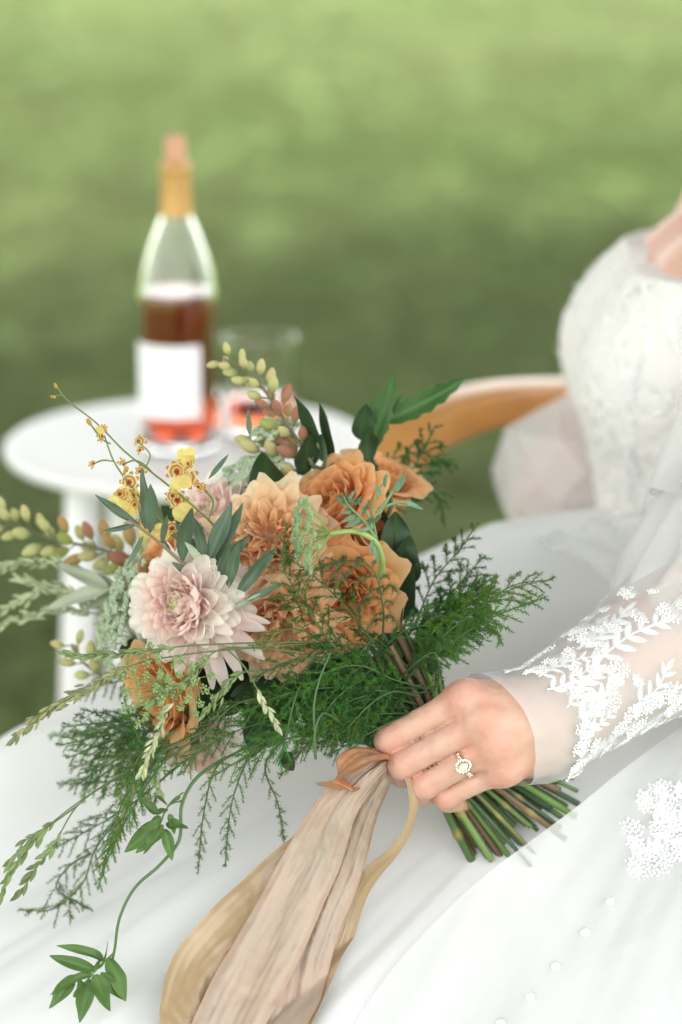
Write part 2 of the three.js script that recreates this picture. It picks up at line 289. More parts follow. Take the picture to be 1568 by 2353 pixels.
// a sheer layer of tulle drawn over the cut stems, with a rolled crease
{
  const edge = [[2000, 1380, 0.02], [1760, 1520, 0.045], [1568, 1668, 0.05], [1440, 1762, 0.055], [1330, 1850, 0.056], [1230, 1925, 0.052], [1135, 1996, 0.042], [1060, 2060, 0.032], [980, 2140, 0.022], [900, 2230, 0.014], [830, 2330, 0.009], [740, 2480, 0.006]].map(([X, Y, l]) => onSkirt(X, Y, l));
  const ec = curve(edge);
  const over = (u, v) => {
    const e = ec.getPointAt(u), w = v * v * 0.2 + v * 0.8, p = e.clone(); p.x += w * lerp(0.24, 0.34, u); p.z += w * lerp(0.32, 0.52, u);
    const le = e.y - skirtY(e.x, e.z), base = skirtY(p.x, p.z) + lerp(le, 0.014, smoothstep(w, 0, 0.8)) + (0.006 * Math.sin(u * 9 + w * 4) + 0.005 * N(u * 16, w * 2.5, 3) + 0.0025 * N(u * 40, w * 5, 6)) * smoothstep(w, 0.02, 0.3) - 0.010 * Math.exp(-Math.pow((w - 0.09 - 0.04 * u) / 0.03, 2)) * smoothstep(u, 0.2, 0.4) * smoothstep(u, 0.95, 0.6);
    p.y = base; return p;
  };
  const o = mesh('tulle_overlay', sheet(160, 90, over), tulle(0.5), person); say(o, 'sheer tulle layer drawn over the bouquet stems'); overlay = o;
}
// covered buttons down the front and beaded lace above them
const buttonGeo = lathe([[0, -0.001], [0.0027, -0.0008], [0.0032, 0.0003], [0.003, 0.0012], [0.0022, 0.0022], [0.001, 0.0027], [0, 0.0028]], 18);
const satin = mat(0.76, 0.76, 0.77, 0.3, { clearcoat: 0.4 });
for (const [X, Y] of [[1462, 2000], [1402, 2073], [1345, 2144], [1277, 2222], [1219, 2292], [1152, 2352], [1090, 2420], [1025, 2490]]) { const [p, n] = onOverlay(X, Y, 0.0008); n.lerp(BACK, 0.2).normalize(); place(mesh('button', buttonGeo, satin, person), p, n, V3(0, 1, 0)); }

// body
const SHN = V3(0.385, 0.965, -1.765), ELN = P(1800, 1300, 1.72), WRN = P(1240, 1664, 1.607), SHF = V3(0.36, 0.965, -2.08), ELF = V3(0.195, 0.705, -2.035), WRF = V3(0.14, 0.56, -1.97);
const torso = [
  [V3(0.37, 0.56, -1.86), V3(0.345, 0.68, -1.885), 0.115, 0.095], [V3(0.37, 0.56, -1.98), V3(0.345, 0.68, -1.955), 0.115, 0.095],
  [V3(0.345, 0.68, -1.885), V3(0.325, 0.86, -1.87), 0.092, 0.098], [V3(0.345, 0.68, -1.955), V3(0.325, 0.86, -1.97), 0.092, 0.098],
  [V3(0.266, 0.835, -1.85), V3(0.254, 0.836, -1.85), 0.061, 0.057], [V3(0.266, 0.835, -1.99), V3(0.254, 0.836, -1.99), 0.061, 0.057],
  [V3(0.28, 0.85, -1.855), V3(0.31, 0.885, -1.875), 0.054, 0.05], [V3(0.28, 0.85, -1.985), V3(0.31, 0.885, -1.965), 0.054, 0.05],
  [V3(0.285, 0.80, -1.87), V3(0.318, 0.69, -1.89), 0.07, 0.085], [V3(0.285, 0.80, -1.97), V3(0.318, 0.69, -1.95), 0.07, 0.085],
  [V3(0.345, 0.905, -1.87), V3(0.365, 0.955, -1.82), 0.068, 0.05], [V3(0.345, 0.905, -1.97), V3(0.365, 0.955, -2.02), 0.068, 0.05],
  [V3(0.372, 0.96, -1.84), V3(0.372, 0.96, -2.0), 0.05, 0.05], [V3(0.372, 0.96, -1.92), V3(0.35, 1.08, -1.92), 0.055, 0.046],
];
const body = [...torso,
  [V3(0.372, 0.96, -1.84), SHN, 0.05, 0.046], [SHN, ELN, 0.045, 0.037], [ELN, WRN.clone().lerp(ELN, 0.55), 0.038, 0.036], [WRN.clone().lerp(ELN, 0.55), WRN.clone().addScaledVector(UPV, 0.008), 0.034, 0.022], [WRN.clone().lerp(ELN, 0.55), WRN.clone().addScaledVector(UPV, -0.009), 0.034, 0.022],
  [V3(0.372, 0.96, -2.0), SHF, 0.05, 0.046], [SHF, ELF, 0.045, 0.036], [ELF, WRF, 0.036, 0.024], [WRF, V3(0.11, 0.52, -1.93), 0.026, 0.018],
  [V3(0.35, 1.07, -1.92), V3(0.325, 1.15, -1.92), 0.046, 0.045],
];
const bodySdf = capsules(body, 0.028), torsoSdf = capsules(torso, 0.03);
const skinTone = (p, red = 0) => { const n = 0.5 + 0.5 * N(p.x * 60, p.y * 60, p.z * 60), k = clamp(red + 0.18 * n, 0, 1); return [lerp(0.64, 0.59, k), lerp(0.4, 0.19, k), lerp(0.31, 0.13, k)]; };
const colourSkin = (g, redAt) => { const a = g.attributes.position, c = new Float32Array(a.count * 3), p = V3(); for (let i = 0; i < a.count; i++) { p.fromBufferAttribute(a, i); c.set(skinTone(p, redAt ? redAt(p) : 0), i * 3); } g.setAttribute('color', new THREE.BufferAttribute(c, 3)); return g; };
// left hand closed round the stems, back of the hand to the viewer
const hand = {};
{
  const J = {
    index: [P(1066, 1608, 1.596), P(893, 1700, 1.603), P(896, 1724, 1.632), P(945, 1734, 1.652)],
    middle: [P(1110, 1660, 1.588), P(924, 1758, 1.598), P(925, 1780, 1.628), P(985, 1786, 1.650)],
    ring: [P(1140, 1713, 1.588), P(974, 1806, 1.600), P(973, 1824, 1.628), P(1028, 1826, 1.650)],
    little: [P(1158, 1764, 1.594), P(1026, 1831, 1.607), P(1030, 1842, 1.630), P(1066, 1846, 1.648)],
  }, R = { index: [0.0113, 0.0092, 0.0082, 0.0072], middle: [0.0115, 0.0092, 0.0084, 0.0073], ring: [0.0108, 0.0087, 0.0079, 0.007], little: [0.0096, 0.0077, 0.007, 0.0062] };
  const palmB = [], W0 = WRN.clone(), fs = [];
  const wr = { index: [1226, 1626, 1.605], middle: [1236, 1652, 1.598], ring: [1244, 1682, 1.600], little: [1250, 1708, 1.607] };
  for (const k in J) {
    const mcp = J[k][0], c = P(...wr[k]);
    palmB.push([c, mcp.clone().lerp(c, 0.12), 0.0185, R[k][0] * 1.12], [c.clone().addScaledVector(FWD, 0.012), mcp.clone().addScaledVector(FWD, 0.014), 0.0175, 0.0105]);
    fs.push(capsules([[mcp, J[k][0].clone().lerp(J[k][1], 0.55), R[k][0] * 1.04, R[k][1] * 0.96], [J[k][0].clone().lerp(J[k][1], 0.55), J[k][1], R[k][1] * 0.96, R[k][1] * 1.03], [J[k][1], J[k][2], R[k][1], R[k][2]], [J[k][2], J[k][3], R[k][2], R[k][3]]], 0.003));
  }
  for (const k in J) palmB.push([P(...wr[k]).addScaledVector(BACK, 0.0155), J[k][0].clone().addScaledVector(BACK, R[k][0] * 0.72), 0.003, 0.0036]);
  palmB.push([WRN.clone().lerp(ELN, 0.25).addScaledVector(UPV, 0.006), P(1240, 1650, 1.608), 0.027, 0.0235], [WRN.clone().lerp(ELN, 0.25).addScaledVector(UPV, -0.006), P(1250, 1690, 1.610), 0.027, 0.0225]);
  const thumb = capsules([[P(1205, 1640, 1.635), P(1120, 1628, 1.668), 0.016, 0.0115], [P(1120, 1628, 1.668), P(1030, 1650, 1.678), 0.0112, 0.0098], [P(1030, 1650, 1.678), P(972, 1680, 1.676), 0.0096, 0.0078]], 0.005);
  const palm = capsules(palmB, 0.012);
  // knuckles stand a little proud
  const kn = ['index', 'middle', 'ring', 'little'].map((k) => J[k][0].clone().addScaledVector(BACK, 0.0035));
  const sdf = (p) => { let d = smin(palm(p), thumb(p), 0.012), f = 1e3; for (const q of fs) f = smin(f, q(p), 0.0016); d = smin(d, f, 0.009); for (const q of kn) d = smin(d, p.distanceTo(q) - 0.0095, 0.009); return d + 0.00035 * N(p.x * 160, p.y * 160, p.z * 160) + 0.0002 * N(p.x * 420, p.y * 420, p.z * 420); };
  const c = P(1085, 1690, 1.63);
  const red = (p) => { let r = 0; for (const k in J) { r = Math.max(r, 0.85 * Math.exp(-Math.pow(p.distanceTo(J[k][0]) / 0.015, 2)), 0.6 * Math.exp(-Math.pow(p.distanceTo(J[k][1]) / 0.012, 2)), 0.5 * Math.exp(-Math.pow(p.distanceTo(J[k][3]) / 0.012, 2))); } return r * (0.75 + 0.7 * N(p.x * 130, p.y * 130, p.z * 130)) + 0.22 * N(p.x * 75 + 5, p.y * 75, p.z * 75); };
  hand.sdf = sdf; hand.geo = colourSkin(sdfMesh(c, 0.082, 96, sdf), red); hand.J = J;
}
// head, mostly outside the picture
let headGeo;
{
  const c = V3(0.30, 1.235, -1.92), hb = capsules([[c.clone().add(V3(0.03, 0.03, 0)), c.clone().add(V3(-0.005, 0.03, 0)), 0.082, 0.076], [c.clone().add(V3(-0.03, -0.03, 0)), c.clone().add(V3(-0.045, -0.075, 0)), 0.052, 0.03], [c.clone().add(V3(0.02, -0.04, 0)), V3(0.35, 1.08, -1.92), 0.06, 0.047],
    [c.clone().add(V3(-0.082, 0.02, 0)), c.clone().add(V3(-0.1, -0.018, 0)), 0.007, 0.011], [c.clone().add(V3(-0.08, -0.048, -0.014)), c.clone().add(V3(-0.08, -0.048, 0.014)), 0.008, 0.008], [c.clone().add(V3(0.02, 0.0, 0.078)), c.clone().add(V3(0.025, -0.03, 0.074)), 0.012, 0.007], [c.clone().add(V3(0.02, 0.0, -0.078)), c.clone().add(V3(0.025, -0.03, -0.074)), 0.012, 0.007]], 0.014);
  const eyes = [V3(-0.078, 0.012, 0.032), V3(-0.078, 0.012, -0.032)].map((e) => e.add(c));
  const sdf = (p) => { let d = hb(p); for (const e of eyes) d = Math.max(d, -(p.distanceTo(e) - 0.013) * 0.8); return d; };
  headGeo = colourSkin(sdfMesh(V3(0.31, 1.20, -1.92), 0.165, 72, sdf), (p) => (p.distanceTo(c.clone().add(V3(-0.088, -0.048, 0))) < 0.02 ? 0.9 : 0.1));
  const hair = mat(0.13, 0.075, 0.04, 0.5);
  const hs = capsules([[c.clone().add(V3(0.035, 0.036, 0)), c.clone().add(V3(0.0, 0.042, 0)), 0.09, 0.083], [c.clone().add(V3(0.06, -0.01, 0)), c.clone().add(V3(0.08, -0.05, 0)), 0.07, 0.05], [c.clone().add(V3(0.12, -0.02, 0)), c.clone().add(V3(0.125, -0.025, 0.01)), 0.045, 0.045]], 0.02);
  mesh('hair', sdfMesh(V3(0.355, 1.25, -1.92), 0.19, 64, (p) => Math.max(hs(p) + 0.003 * Math.sin(p.x * 260 + p.y * 300), -(p.x - (c.x - 0.045 + 0.9 * Math.max(0, c.y + 0.055 - p.y))))), hair, person);
  for (const e of eyes) { const eb = new THREE.SphereGeometry(0.0125, 20, 14); eb.translate(e.x + 0.004, e.y, e.z); mesh('eye', paint(eb, (x) => (x < e.x - 0.006 ? [0.06, 0.04, 0.03] : [0.8, 0.78, 0.75])), vmat(0.15), person); }
}
{
  const g = colourSkin(sdfMesh(V3(0.24, 0.83, -1.83), 0.42, 104, bodySdf));
  const skinMat = vmat(0.48, { sheen: 0.25, sheenColor: rgb(1, 0.8, 0.7), sheenRoughness: 0.5 });
  const b = mesh('body', mergeGeometries([g, hand.geo, headGeo]), skinMat, person); say(b, 'fair skin of the left hand, arms, chest and face');
}
// lace pieces
reseed(31);
const laceMat = mat(0.86, 0.865, 0.87, 0.6, { sheen: 0.4, sheenColor: rgb(1, 1, 1) });
const laceLeaf = sheet(6, 4, (u, v) => { const w = 0.17 * Math.pow(Math.sin(Math.PI * Math.min(1, u * 0.94 + 0.04)), 0.8), s = (v - 0.5) * 2; return V3(s * w, u, 0.06 * (1 - s * s) * Math.sin(Math.PI * u) + 0.02); });
const beadGeo = new THREE.IcosahedronGeometry(1, 1);
// a sprig lies in its own x-y plane, y along its stem
function sprigGeo(pairs, L, leafL, sway) {
  const gs = [], st = (t) => V3(sway * Math.sin(t * 2.4) * L, t * L, 0);
  gs.push(tube([st(0), st(0.33), st(0.66), st(1)], 0.0006, 10, 5));
  for (let k = 0; k < pairs; k++) { const t = (k + 0.5) / pairs, l = leafL * (1 - 0.35 * t) * rr(0.9, 1.1); for (const s of [-1, 1]) gs.push(baked(laceLeaf, st(t), V3(s * 0.62, 0.75, 0), V3(0, 0, 1), l)); }
  gs.push(baked(laceLeaf, st(0.97), V3(0.1, 1, 0), V3(0, 0, 1), leafL * 0.8));
  for (const g of gs) g.deleteAttribute('uv');
  return mergeGeometries(gs);
}
const sprigs = [sprigGeo(5, 0.036, 0.0115, 0.12), sprigGeo(6, 0.045, 0.011, -0.14), sprigGeo(4, 0.028, 0.0105, 0.2)];
const beadCluster = (n, R, r) => { const gs = []; for (let k = 0; k < n; k++) { const a = k * 2.4, q = R * Math.sqrt(k / n); gs.push(beadGeo.clone().scale(r, r, r * 0.8).translate(Math.cos(a) * q + rr(-1, 1) * r * 0.4, Math.sin(a) * q * 0.7, rr(0, r * 0.6))); } const m = mergeGeometries(gs); m.deleteAttribute('uv'); return m; };
const clusters = [beadCluster(26, 0.0085, 0.0011), beadCluster(18, 0.0065, 0.0012), beadCluster(34, 0.0105, 0.00105)];
// close fitting sheer cuff on the forearm
const armAx = ELN.clone().sub(WRN).normalize(), armLen = ELN.distanceTo(WRN);
const armF = BACK.clone().addScaledVector(armAx, -BACK.dot(armAx)).normalize(), armS = new THREE.Vector3().crossVectors(armAx, armF).normalize(); // armS points up in the picture
if (armS.dot(UPV) < 0) armS.negate();
function armPoint(s, a, lift) { // s metres above the wrist, a = 0 faces the viewer
  const o = WRN.clone().addScaledVector(armAx, s), dir = armF.clone().multiplyScalar(Math.cos(a)).addScaledVector(armS, Math.sin(a)); let r = 0.012;
  const hsdf = s < 0.03 ? (q) => Math.min(bodySdf(q), hand.sdf(q)) : bodySdf; for (let k = 0; k < 24; k++) { const d = hsdf(o.clone().addScaledVector(dir, r)); if (d > -0.0003) break; r -= d; }
  return [o.addScaledVector(dir, r + lift), dir];
}
const cuff = mesh('sleeve_cuff', sheet(34, 48, (u, v) => armPoint(lerp(-0.024 + 0.005 * Math.sin(v * 6.28), 0.135, u), v * 6.2832, 0.0052 + 0.0012 * N(u * 14, Math.cos(v * 6.28) * 3, Math.sin(v * 6.28) * 3) + 0.002 * smoothstep(u, 0.2, 0))[0], null, true), tulle(0.42), person);
say(cuff, 'sheer tulle cuff with white leaf lace');
// leaf lace follows the round of the arm
const onArmBent = (geo, s, a, turn, sc) => { const g = geo.clone(), q = g.attributes.position, c = Math.cos(turn), d = Math.sin(turn); for (let i = 0; i < q.count; i++) { const x = q.getX(i) * sc, y = q.getY(i) * sc, [p] = armPoint(s + y * c - x * d, a - (x * c + y * d) / 0.038, 0.0058 + q.getZ(i) * sc); q.setXYZ(i, p.x, p.y, p.z); } g.computeVertexNormals(); mesh('lace_sprig', g, laceMat, cuff); };
const onArm = (name, geo, s, a, turn, sc = 1) => { if (name === 'lace_sprig') return onArmBent(geo, s, a, turn, sc); const [p, n] = armPoint(s, a, 0.0066), ax = armAx.clone().multiplyScalar(Math.cos(turn)).addScaledVector(new THREE.Vector3().crossVectors(n, armAx), Math.sin(turn)); place(mesh(name, geo, laceMat, cuff), p, ax, n, sc); };
for (let k = 0; k < 20; k++) { const a = -2.6 + k * 0.27 + rr(-0.06, 0.06); onArm('lace_sprig', sprigs[k % 3], -0.002 + rr(0, 0.008) + 0.005 * Math.cos(a * 2), a, rr(-0.5, 0.5), rr(0.85, 1.1)); }
for (let k = 0; k < 14; k++) { const a = -2.4 + k * 0.36 + rr(-0.08, 0.08); if (a > -0.5 && a < 0.45) continue; onArm('lace_sprig', sprigs[(k + 1) % 3], 0.046 + rr(-0.006, 0.01), a, rr(-0.3, 0.3), rr(0.9, 1.15)); }
onArm('lace_sprig', sprigs[1], 0.032, 0.42, 0.1, 1.45); onArm('lace_sprig', sprigs[0], 0.04, 0.95, -0.1, 1.3); onArm('lace_sprig', sprigs[2], 0.05, -0.55, -0.5, 1.2);
for (let k = 0; k < 110; k++) { const a = rr(-2.6, 2.6), s = rr(0.0, 0.118); if (s > 0.06 && s < 0.105 && a > -0.55 && a < 0.42) continue; onArm('bead_cluster', clusters[k % 3], s, a, rr(0, 6.28), rr(0.6, 1)); }
for (let k = 0; k < 12; k++) onArm('bead_cluster', clusters[k % 3], lerp(0.045, 0.12, k / 12), -0.62 - 0.02 * k + rr(-0.1, 0.1), rr(0, 6), 0.9);

// balloon sleeves of sheer tulle, gathered at both ends
function sleeve(name, pts, rad, seed, op, label) {
  const c = curve(pts), nu = 44, f = frames(c, nu), rc = new THREE.CatmullRomCurve3(rad.map((r, i) => V3(i, r, 0)));
  const o = mesh(name, sheet(nu, 72, (u, v) => {
    const i = Math.round(u * nu), a = v * 6.28318, g = Math.max(smoothstep(u, 0.25, 0), smoothstep(u, 0.75, 1));
    const facet = 0.16 * Math.abs(Math.sin(a * 1.5 + u * 2.2 + seed)) + 0.10 * Math.abs(Math.sin(a * 2.5 - u * 4 + seed * 2)) - 0.13;
    const r = rc.getPoint(u).y * (1 + facet * (1 - g) + (0.05 + 0.07 * g) * Math.sin(a * 16 + seed + 3 * N(u * 3, Math.cos(a), Math.sin(a))) * (0.25 + 0.75 * g) + 0.05 * N(Math.cos(a) * 4, Math.sin(a) * 4, u * 6 + seed));
    return c.getPointAt(u).addScaledVector(f.normals[i], Math.cos(a) * r).addScaledVector(f.binormals[i], Math.sin(a) * r);
  }, null, true), tulle(op), person); say(o, label); return o;
}
{ // the far sleeve falls in crisp flat facets from its gathered top
  reseed(37);
  const rings = [[1362, 888, 0.010], [1335, 945, 0.032], [1308, 1000, 0.052], [1298, 1090, 0.056], [1294, 1168, 0.058], [1315, 1262, 0.042]], m = 9, jit = rings.map(() => Array.from({ length: m }, () => [rr(-0.12, 0.12), rr(0.84, 1.16)]));
  const at = (i, j) => { const [X, Y, r] = rings[i], [da, k] = jit[i][j % m], a = (j + (i % 2) * 0.5) / m * 6.2832 + da + i * 0.12; return P(X, Y, 2.085 - i * 0.008).addScaledVector(RIGHT, Math.cos(a) * r * k).addScaledVector(FWD, Math.sin(a) * r * k).addScaledVector(UPV, r * 0.12 * Math.sin(a * 2 + i)); };
  const pos = [], seams = [];
  for (let i = 0; i < rings.length - 1; i++) for (let j = 0; j < m; j++) { const a = at(i, j), b = at(i, j + 1), c = at(i + 1, j), d = at(i + 1, j + 1); for (const q of (i + j) % 2 ? [a, c, b, b, c, d] : [a, c, d, a, d, b]) pos.push(q.x, q.y, q.z); if ((i * 5 + j * 3) % 4 === 0) seams.push([a, (i + j) % 2 ? c : d]); if ((i + j) % 3 === 0) seams.push([a, b]); }
  const g = new THREE.BufferGeometry(); g.setAttribute('position', new THREE.Float32BufferAttribute(pos, 3)); g.computeVertexNormals();
  const o = mesh('balloon_sleeve', g, mat(0.86, 0.87, 0.87, 0.9, { transparent: true, opacity: 0.5 }), person); say(o, 'sheer tulle balloon sleeve falling in crisp folds over the far arm');
  for (const [a, b] of seams) { const w = rr(0.003, 0.009), n = b.clone().sub(a).cross(FWD).normalize().multiplyScalar(w), fg = sheet(6, 2, (u, v) => a.clone().lerp(b, u).addScaledVector(n, (v - 0.5) * Math.sin(Math.PI * (0.08 + 0.84 * u))).addScaledVector(BACK, 0.0012)); mesh('fold', fg, tulle(0.4), o); }
}
sleeve('balloon_sleeve', [SHN.clone().lerp(ELN, 0.3), SHN.clone().lerp(ELN, 0.6), ELN.clone().add(V3(0.0, -0.005, 0.005)), WRN.clone().lerp(ELN, 0.72), WRN.clone().lerp(ELN, 0.44)], [0.06, 0.09, 0.105, 0.085, 0.043], 4.1, 0.4, 'sheer tulle balloon sleeve gathered into the lace cuff');
{ // loose tulle from the near sleeve drifting over the lap
  const A = P(1195, 1262, 1.93), B = P(1620, 1135, 1.84), C = P(1475, 1432, 1.68), E = P(1720, 1290, 1.66);
  const o = mesh('sleeve_drape', sheet(40, 30, (u, v) => A.clone().lerp(B, u).lerp(C.clone().lerp(E, u), v).add(V3(0, 0.02 * Math.sin(Math.PI * v) + 0.006 * N(u * 7, v * 2.5, 4) + 0.006 * Math.abs(N(u * 3 + v * 4, v * 3, 9)) * 2, 0.006 * N(u * 5, v * 6, 1)))), tulle(0.36), person); say(o, 'loose sheer tulle hanging from the near sleeve over the lap');
}
// bodice with raised lace
{
  const top = (p) => 0.924 - 0.004 * smoothstep(p.z, -1.93, -1.84) + 0.02 * Math.exp(-Math.pow((p.z + 1.92) / 0.02, 2)) * -1;
  const bs = (p) => Math.max(torsoSdf(p) - 0.0125 - 0.0014 * N(p.x * 95, p.y * 95, p.z * 95) - 0.001 * N(p.x * 220, p.y * 220, p.z * 220), p.y - top(p));
  const g = sdfMesh(V3(0.31, 0.76, -1.92), 0.24, 110, bs), bodice = mesh('bodice', g, mat(0.74, 0.72, 0.71, 0.8), person); say(bodice, 'strapless white lace bodice');
  const a = g.attributes.position, n = g.attributes.normal, tri = g.index.array, p = V3(), q = V3();
  let made = 0; for (let k = 0; k < 6000 && made < 420; k++) {
    const i = tri[Math.floor(rnd() * tri.length)]; p.fromBufferAttribute(a, i); q.fromBufferAttribute(n, i);
    if (p.y < 0.64 || p.y > top(p) - 0.012 || q.y > 0.75 || p.x > 0.42 || (q.z < -0.25 && q.x > -0.6)) continue;
    const ax = V3(rr(-0.5, 0.5), rr(0.2, 1), rr(-0.5, 0.5)); ax.addScaledVector(q, -ax.dot(q)).normalize();
    place(mesh(made % 3 ? 'lace_sprig' : 'bead_cluster', made % 3 ? sprigs[made % 3] : clusters[made % 2], laceMat, bodice), p.clone().addScaledVector(q, 0.0006), ax, q, p.x < 0.22 || p.y > 0.88 ? rr(0.3, 0.42) : rr(0.5, 0.8)); made++;
  }
  // lace running from the waist on to the skirt
  for (const [X, Y, t, s, kind] of [[1500, 1975, 0.5, 1.2, 0], [1530, 1950, 0.2, 1.25, 1], [1478, 1955, 0.9, 1.0, 2], [1555, 1900, 0.4, 1.3, 0], [1500, 1900, 0.8, 1.1, 1], [1590, 1930, 0.1, 1.2, 2], [1470, 1985, 0.3, 0.7, 2], [1545, 1840, 0.9, 1.2, 0], [1600, 1840, 0.5, 1.3, 1]]) {
    const [pt, nn] = onOverlay(X, Y, 0.001), ax = D(0.6 * t + 0.2, 0.9, 0); ax.addScaledVector(nn, -ax.dot(nn)).normalize(); place(mesh('lace_sprig', sprigs[kind], laceMat, overlay), pt, ax, nn, s);
    for (let k = 0; k < 3; k++) { const [pb, nb] = onOverlay(X + rr(-34, 34), Y - 20 + rr(-40, 40), 0.0012); place(mesh('bead_cluster', clusters[k], laceMat, overlay), pb, D(1, 0.5, 0), nb, rr(0.9, 1.2)); }
  }
}
rebase(person, V3(0.34, 0, -1.9)); person.userData.pose = 'sitting';
thing(person, 'person seated in a white lace wedding dress holding the bouquet in one hand', 'person');

// engagement ring on the ring finger
{
  const r = group('ring'), a = hand.J.ring[0], b = hand.J.ring[1], ax = b.clone().sub(a).normalize(), c = a.clone().lerp(b, 0.40), out = BACK.clone().addScaledVector(ax, -BACK.dot(ax)).normalize();
  const m = basis(out, ax);
  const gold = mat(0.85, 0.68, 0.52, 0.18, { metalness: 1 }), dia = mat(0.93, 0.92, 0.9, 0.08, { metalness: 0.6 }), champ = mat(0.92, 0.83, 0.72, 0.06, { metalness: 0.45, clearcoat: 1 });
  mesh('band', new THREE.TorusGeometry(0.0106, 0.0008, 8, 48), gold, r);
  mesh('band', new THREE.TorusGeometry(0.0106, 0.0006, 8, 48).translate(0, 0, 0.0017), gold, r);
  const head = V3(0, 0.0118, 0.0006);
  mesh('setting', lathe([[0.0012, -0.0016], [0.0024, -0.0004], [0.0044, 0.0012], [0.0046, 0.0016], [0.003, 0.0016], [0.0014, 0]], 20).translate(head.x, head.y, head.z), gold, r);
  mesh('centre_stone', new THREE.CylinderGeometry(0.0019, 0.0029, 0.0011, 10).translate(head.x, head.y + 0.0032, head.z), champ, r).geometry.computeVertexNormals();
  for (let k = 0; k < 14; k++) { const t = k / 14 * 6.283; mesh('halo_stone', new THREE.IcosahedronGeometry(0.00085, 0).translate(head.x + Math.cos(t) * 0.0038, head.y + 0.0022, head.z + Math.sin(t) * 0.0038), dia, r); }
  for (let k = 0; k < 9; k++) { const t = Math.PI / 2 + (k - 4) * 0.2; if (k === 4) continue; mesh('band_stone', new THREE.IcosahedronGeometry(0.0007, 0).translate(Math.cos(t) * 0.0114, Math.sin(t) * 0.0114, 0.0008), dia, r); }
  r.quaternion.setFromRotationMatrix(m); r.position.copy(c); r.scale.set(1, 1.0, 1.25);
  thing(r, 'gold halo engagement ring with champagne stone on the ring finger', 'ring');
}
//@@PART3
// ---------- the bouquet ----------
const bouquet = group('bouquet');
const GRIP = P(1000, 1712, 1.640);
const petalMat = vmat(0.8, { transmission: 0.55, specularIntensity: 0.35, sheen: 0.2, sheenColor: rgb(1, 0.9, 0.85) }), leafMat = vmat(0.5, { transmission: 0.12, specularIntensity: 0.6 }), olivMat = vmat(0.55), needleMat = vmat(0.7, { transmission: 0.2, specularIntensity: 0.3 });
const stemMat = vmat(0.5);
const mix3 = (a, b, t) => [lerp(a[0], b[0], t), lerp(a[1], b[1], t), lerp(a[2], b[2], t)];
const stemTo = (p, r = 0.0014, c = [0.1, 0.17, 0.05], parent = bouquet, name = 'stem') => { const m = p.clone().lerp(GRIP, 0.5).add(V3(rr(-0.008, 0.008), -0.012, rr(-0.01, 0.004))); return mesh(name, tube([p, m, GRIP.clone().add(V3(rr(-0.008, 0.008), rr(-0.008, 0.008), rr(-0.006, 0.006)))], r, 12, 5, () => c), stemMat, parent); };

// --- pink chrysanthemums: spoon petals on a dome
function mumPetal(cup, bend, c0, c1, wide) {
  return sheet(7, 6, (u, v) => {
    const s = (v - 0.5) * 2, w = wide * Math.pow(Math.sin(Math.PI * (0.10 + 0.80 * Math.pow(u, 0.85))), 0.75) * (u > 0.93 ? 0.82 : 1), y = u - bend * 0.18 * u * u, z = bend * 0.5 * u * u + cup * w * (s * s) * (1 - 0.3 * u) + (u > 0.85 ? bend * 0.2 * (u - 0.85) : 0);
    return V3(s * w * (1 - 0.2 * cup * s * s), y - 0.04 * s * s * u, z);
  }, (u, v) => mix3(c0, c1, Math.pow(u, 0.7)));
}
function mum(n, R, seed, pal) {
  reseed(seed); const g = group('chrysanthemum');
  const inner = [0, 1].map((k) => mumPetal(0.95, 0.9 + 0.2 * k, pal.core0, pal.core1, 0.22)), mid = [0, 1, 2].map((k) => mumPetal(0.95, 0.45 + 0.22 * k, pal.deep, pal.mid, 0.21 + 0.02 * k)), outer = [0, 1, 2].map((k) => mumPetal(0.7, 0.1 + 0.22 * k, pal.mid, pal.tip, 0.19 + 0.025 * k));
  for (let i = 0; i < n; i++) {
    const t = i / n, phi = Math.pow(t, 0.62) * 2.12, az = i * 2.39996 + rr(-0.12, 0.12), L = R * (0.42 + 0.6 * smoothstep(t, 0, 0.55)) * rr(0.9, 1.08) * (t > 0.93 ? 1.1 : 1);
    const dir = V3(Math.sin(phi) * Math.cos(az), Math.cos(phi), Math.sin(phi) * Math.sin(az)), toAxis = V3(0, 1, 0).addScaledVector(dir, -dir.y); if (toAxis.lengthSq() < 1e-4) toAxis.set(1, 0, 0);
    const set = t < 0.1 ? inner : t < 0.42 ? mid : outer;
    place(mesh('petal', set[i % set.length], petalMat, g), dir.clone().multiplyScalar(R * 0.06).add(V3(0, R * 0.16 * (1 - t), 0)), dir.add(V3(rr(-0.09, 0.09), rr(-0.09, 0.09), rr(-0.09, 0.09))), toAxis.normalize().add(V3(rr(-0.15, 0.15), 0, rr(-0.15, 0.15))), V3(L * rr(0.9, 1.2), L, L));
  }
  return g;
}
const pinkPal = { core0: [0.68, 0.72, 0.25], core1: [0.84, 0.84, 0.5], deep: [0.96, 0.66, 0.66], mid: [0.965, 0.86, 0.82], tip: [0.965, 0.93, 0.89] };
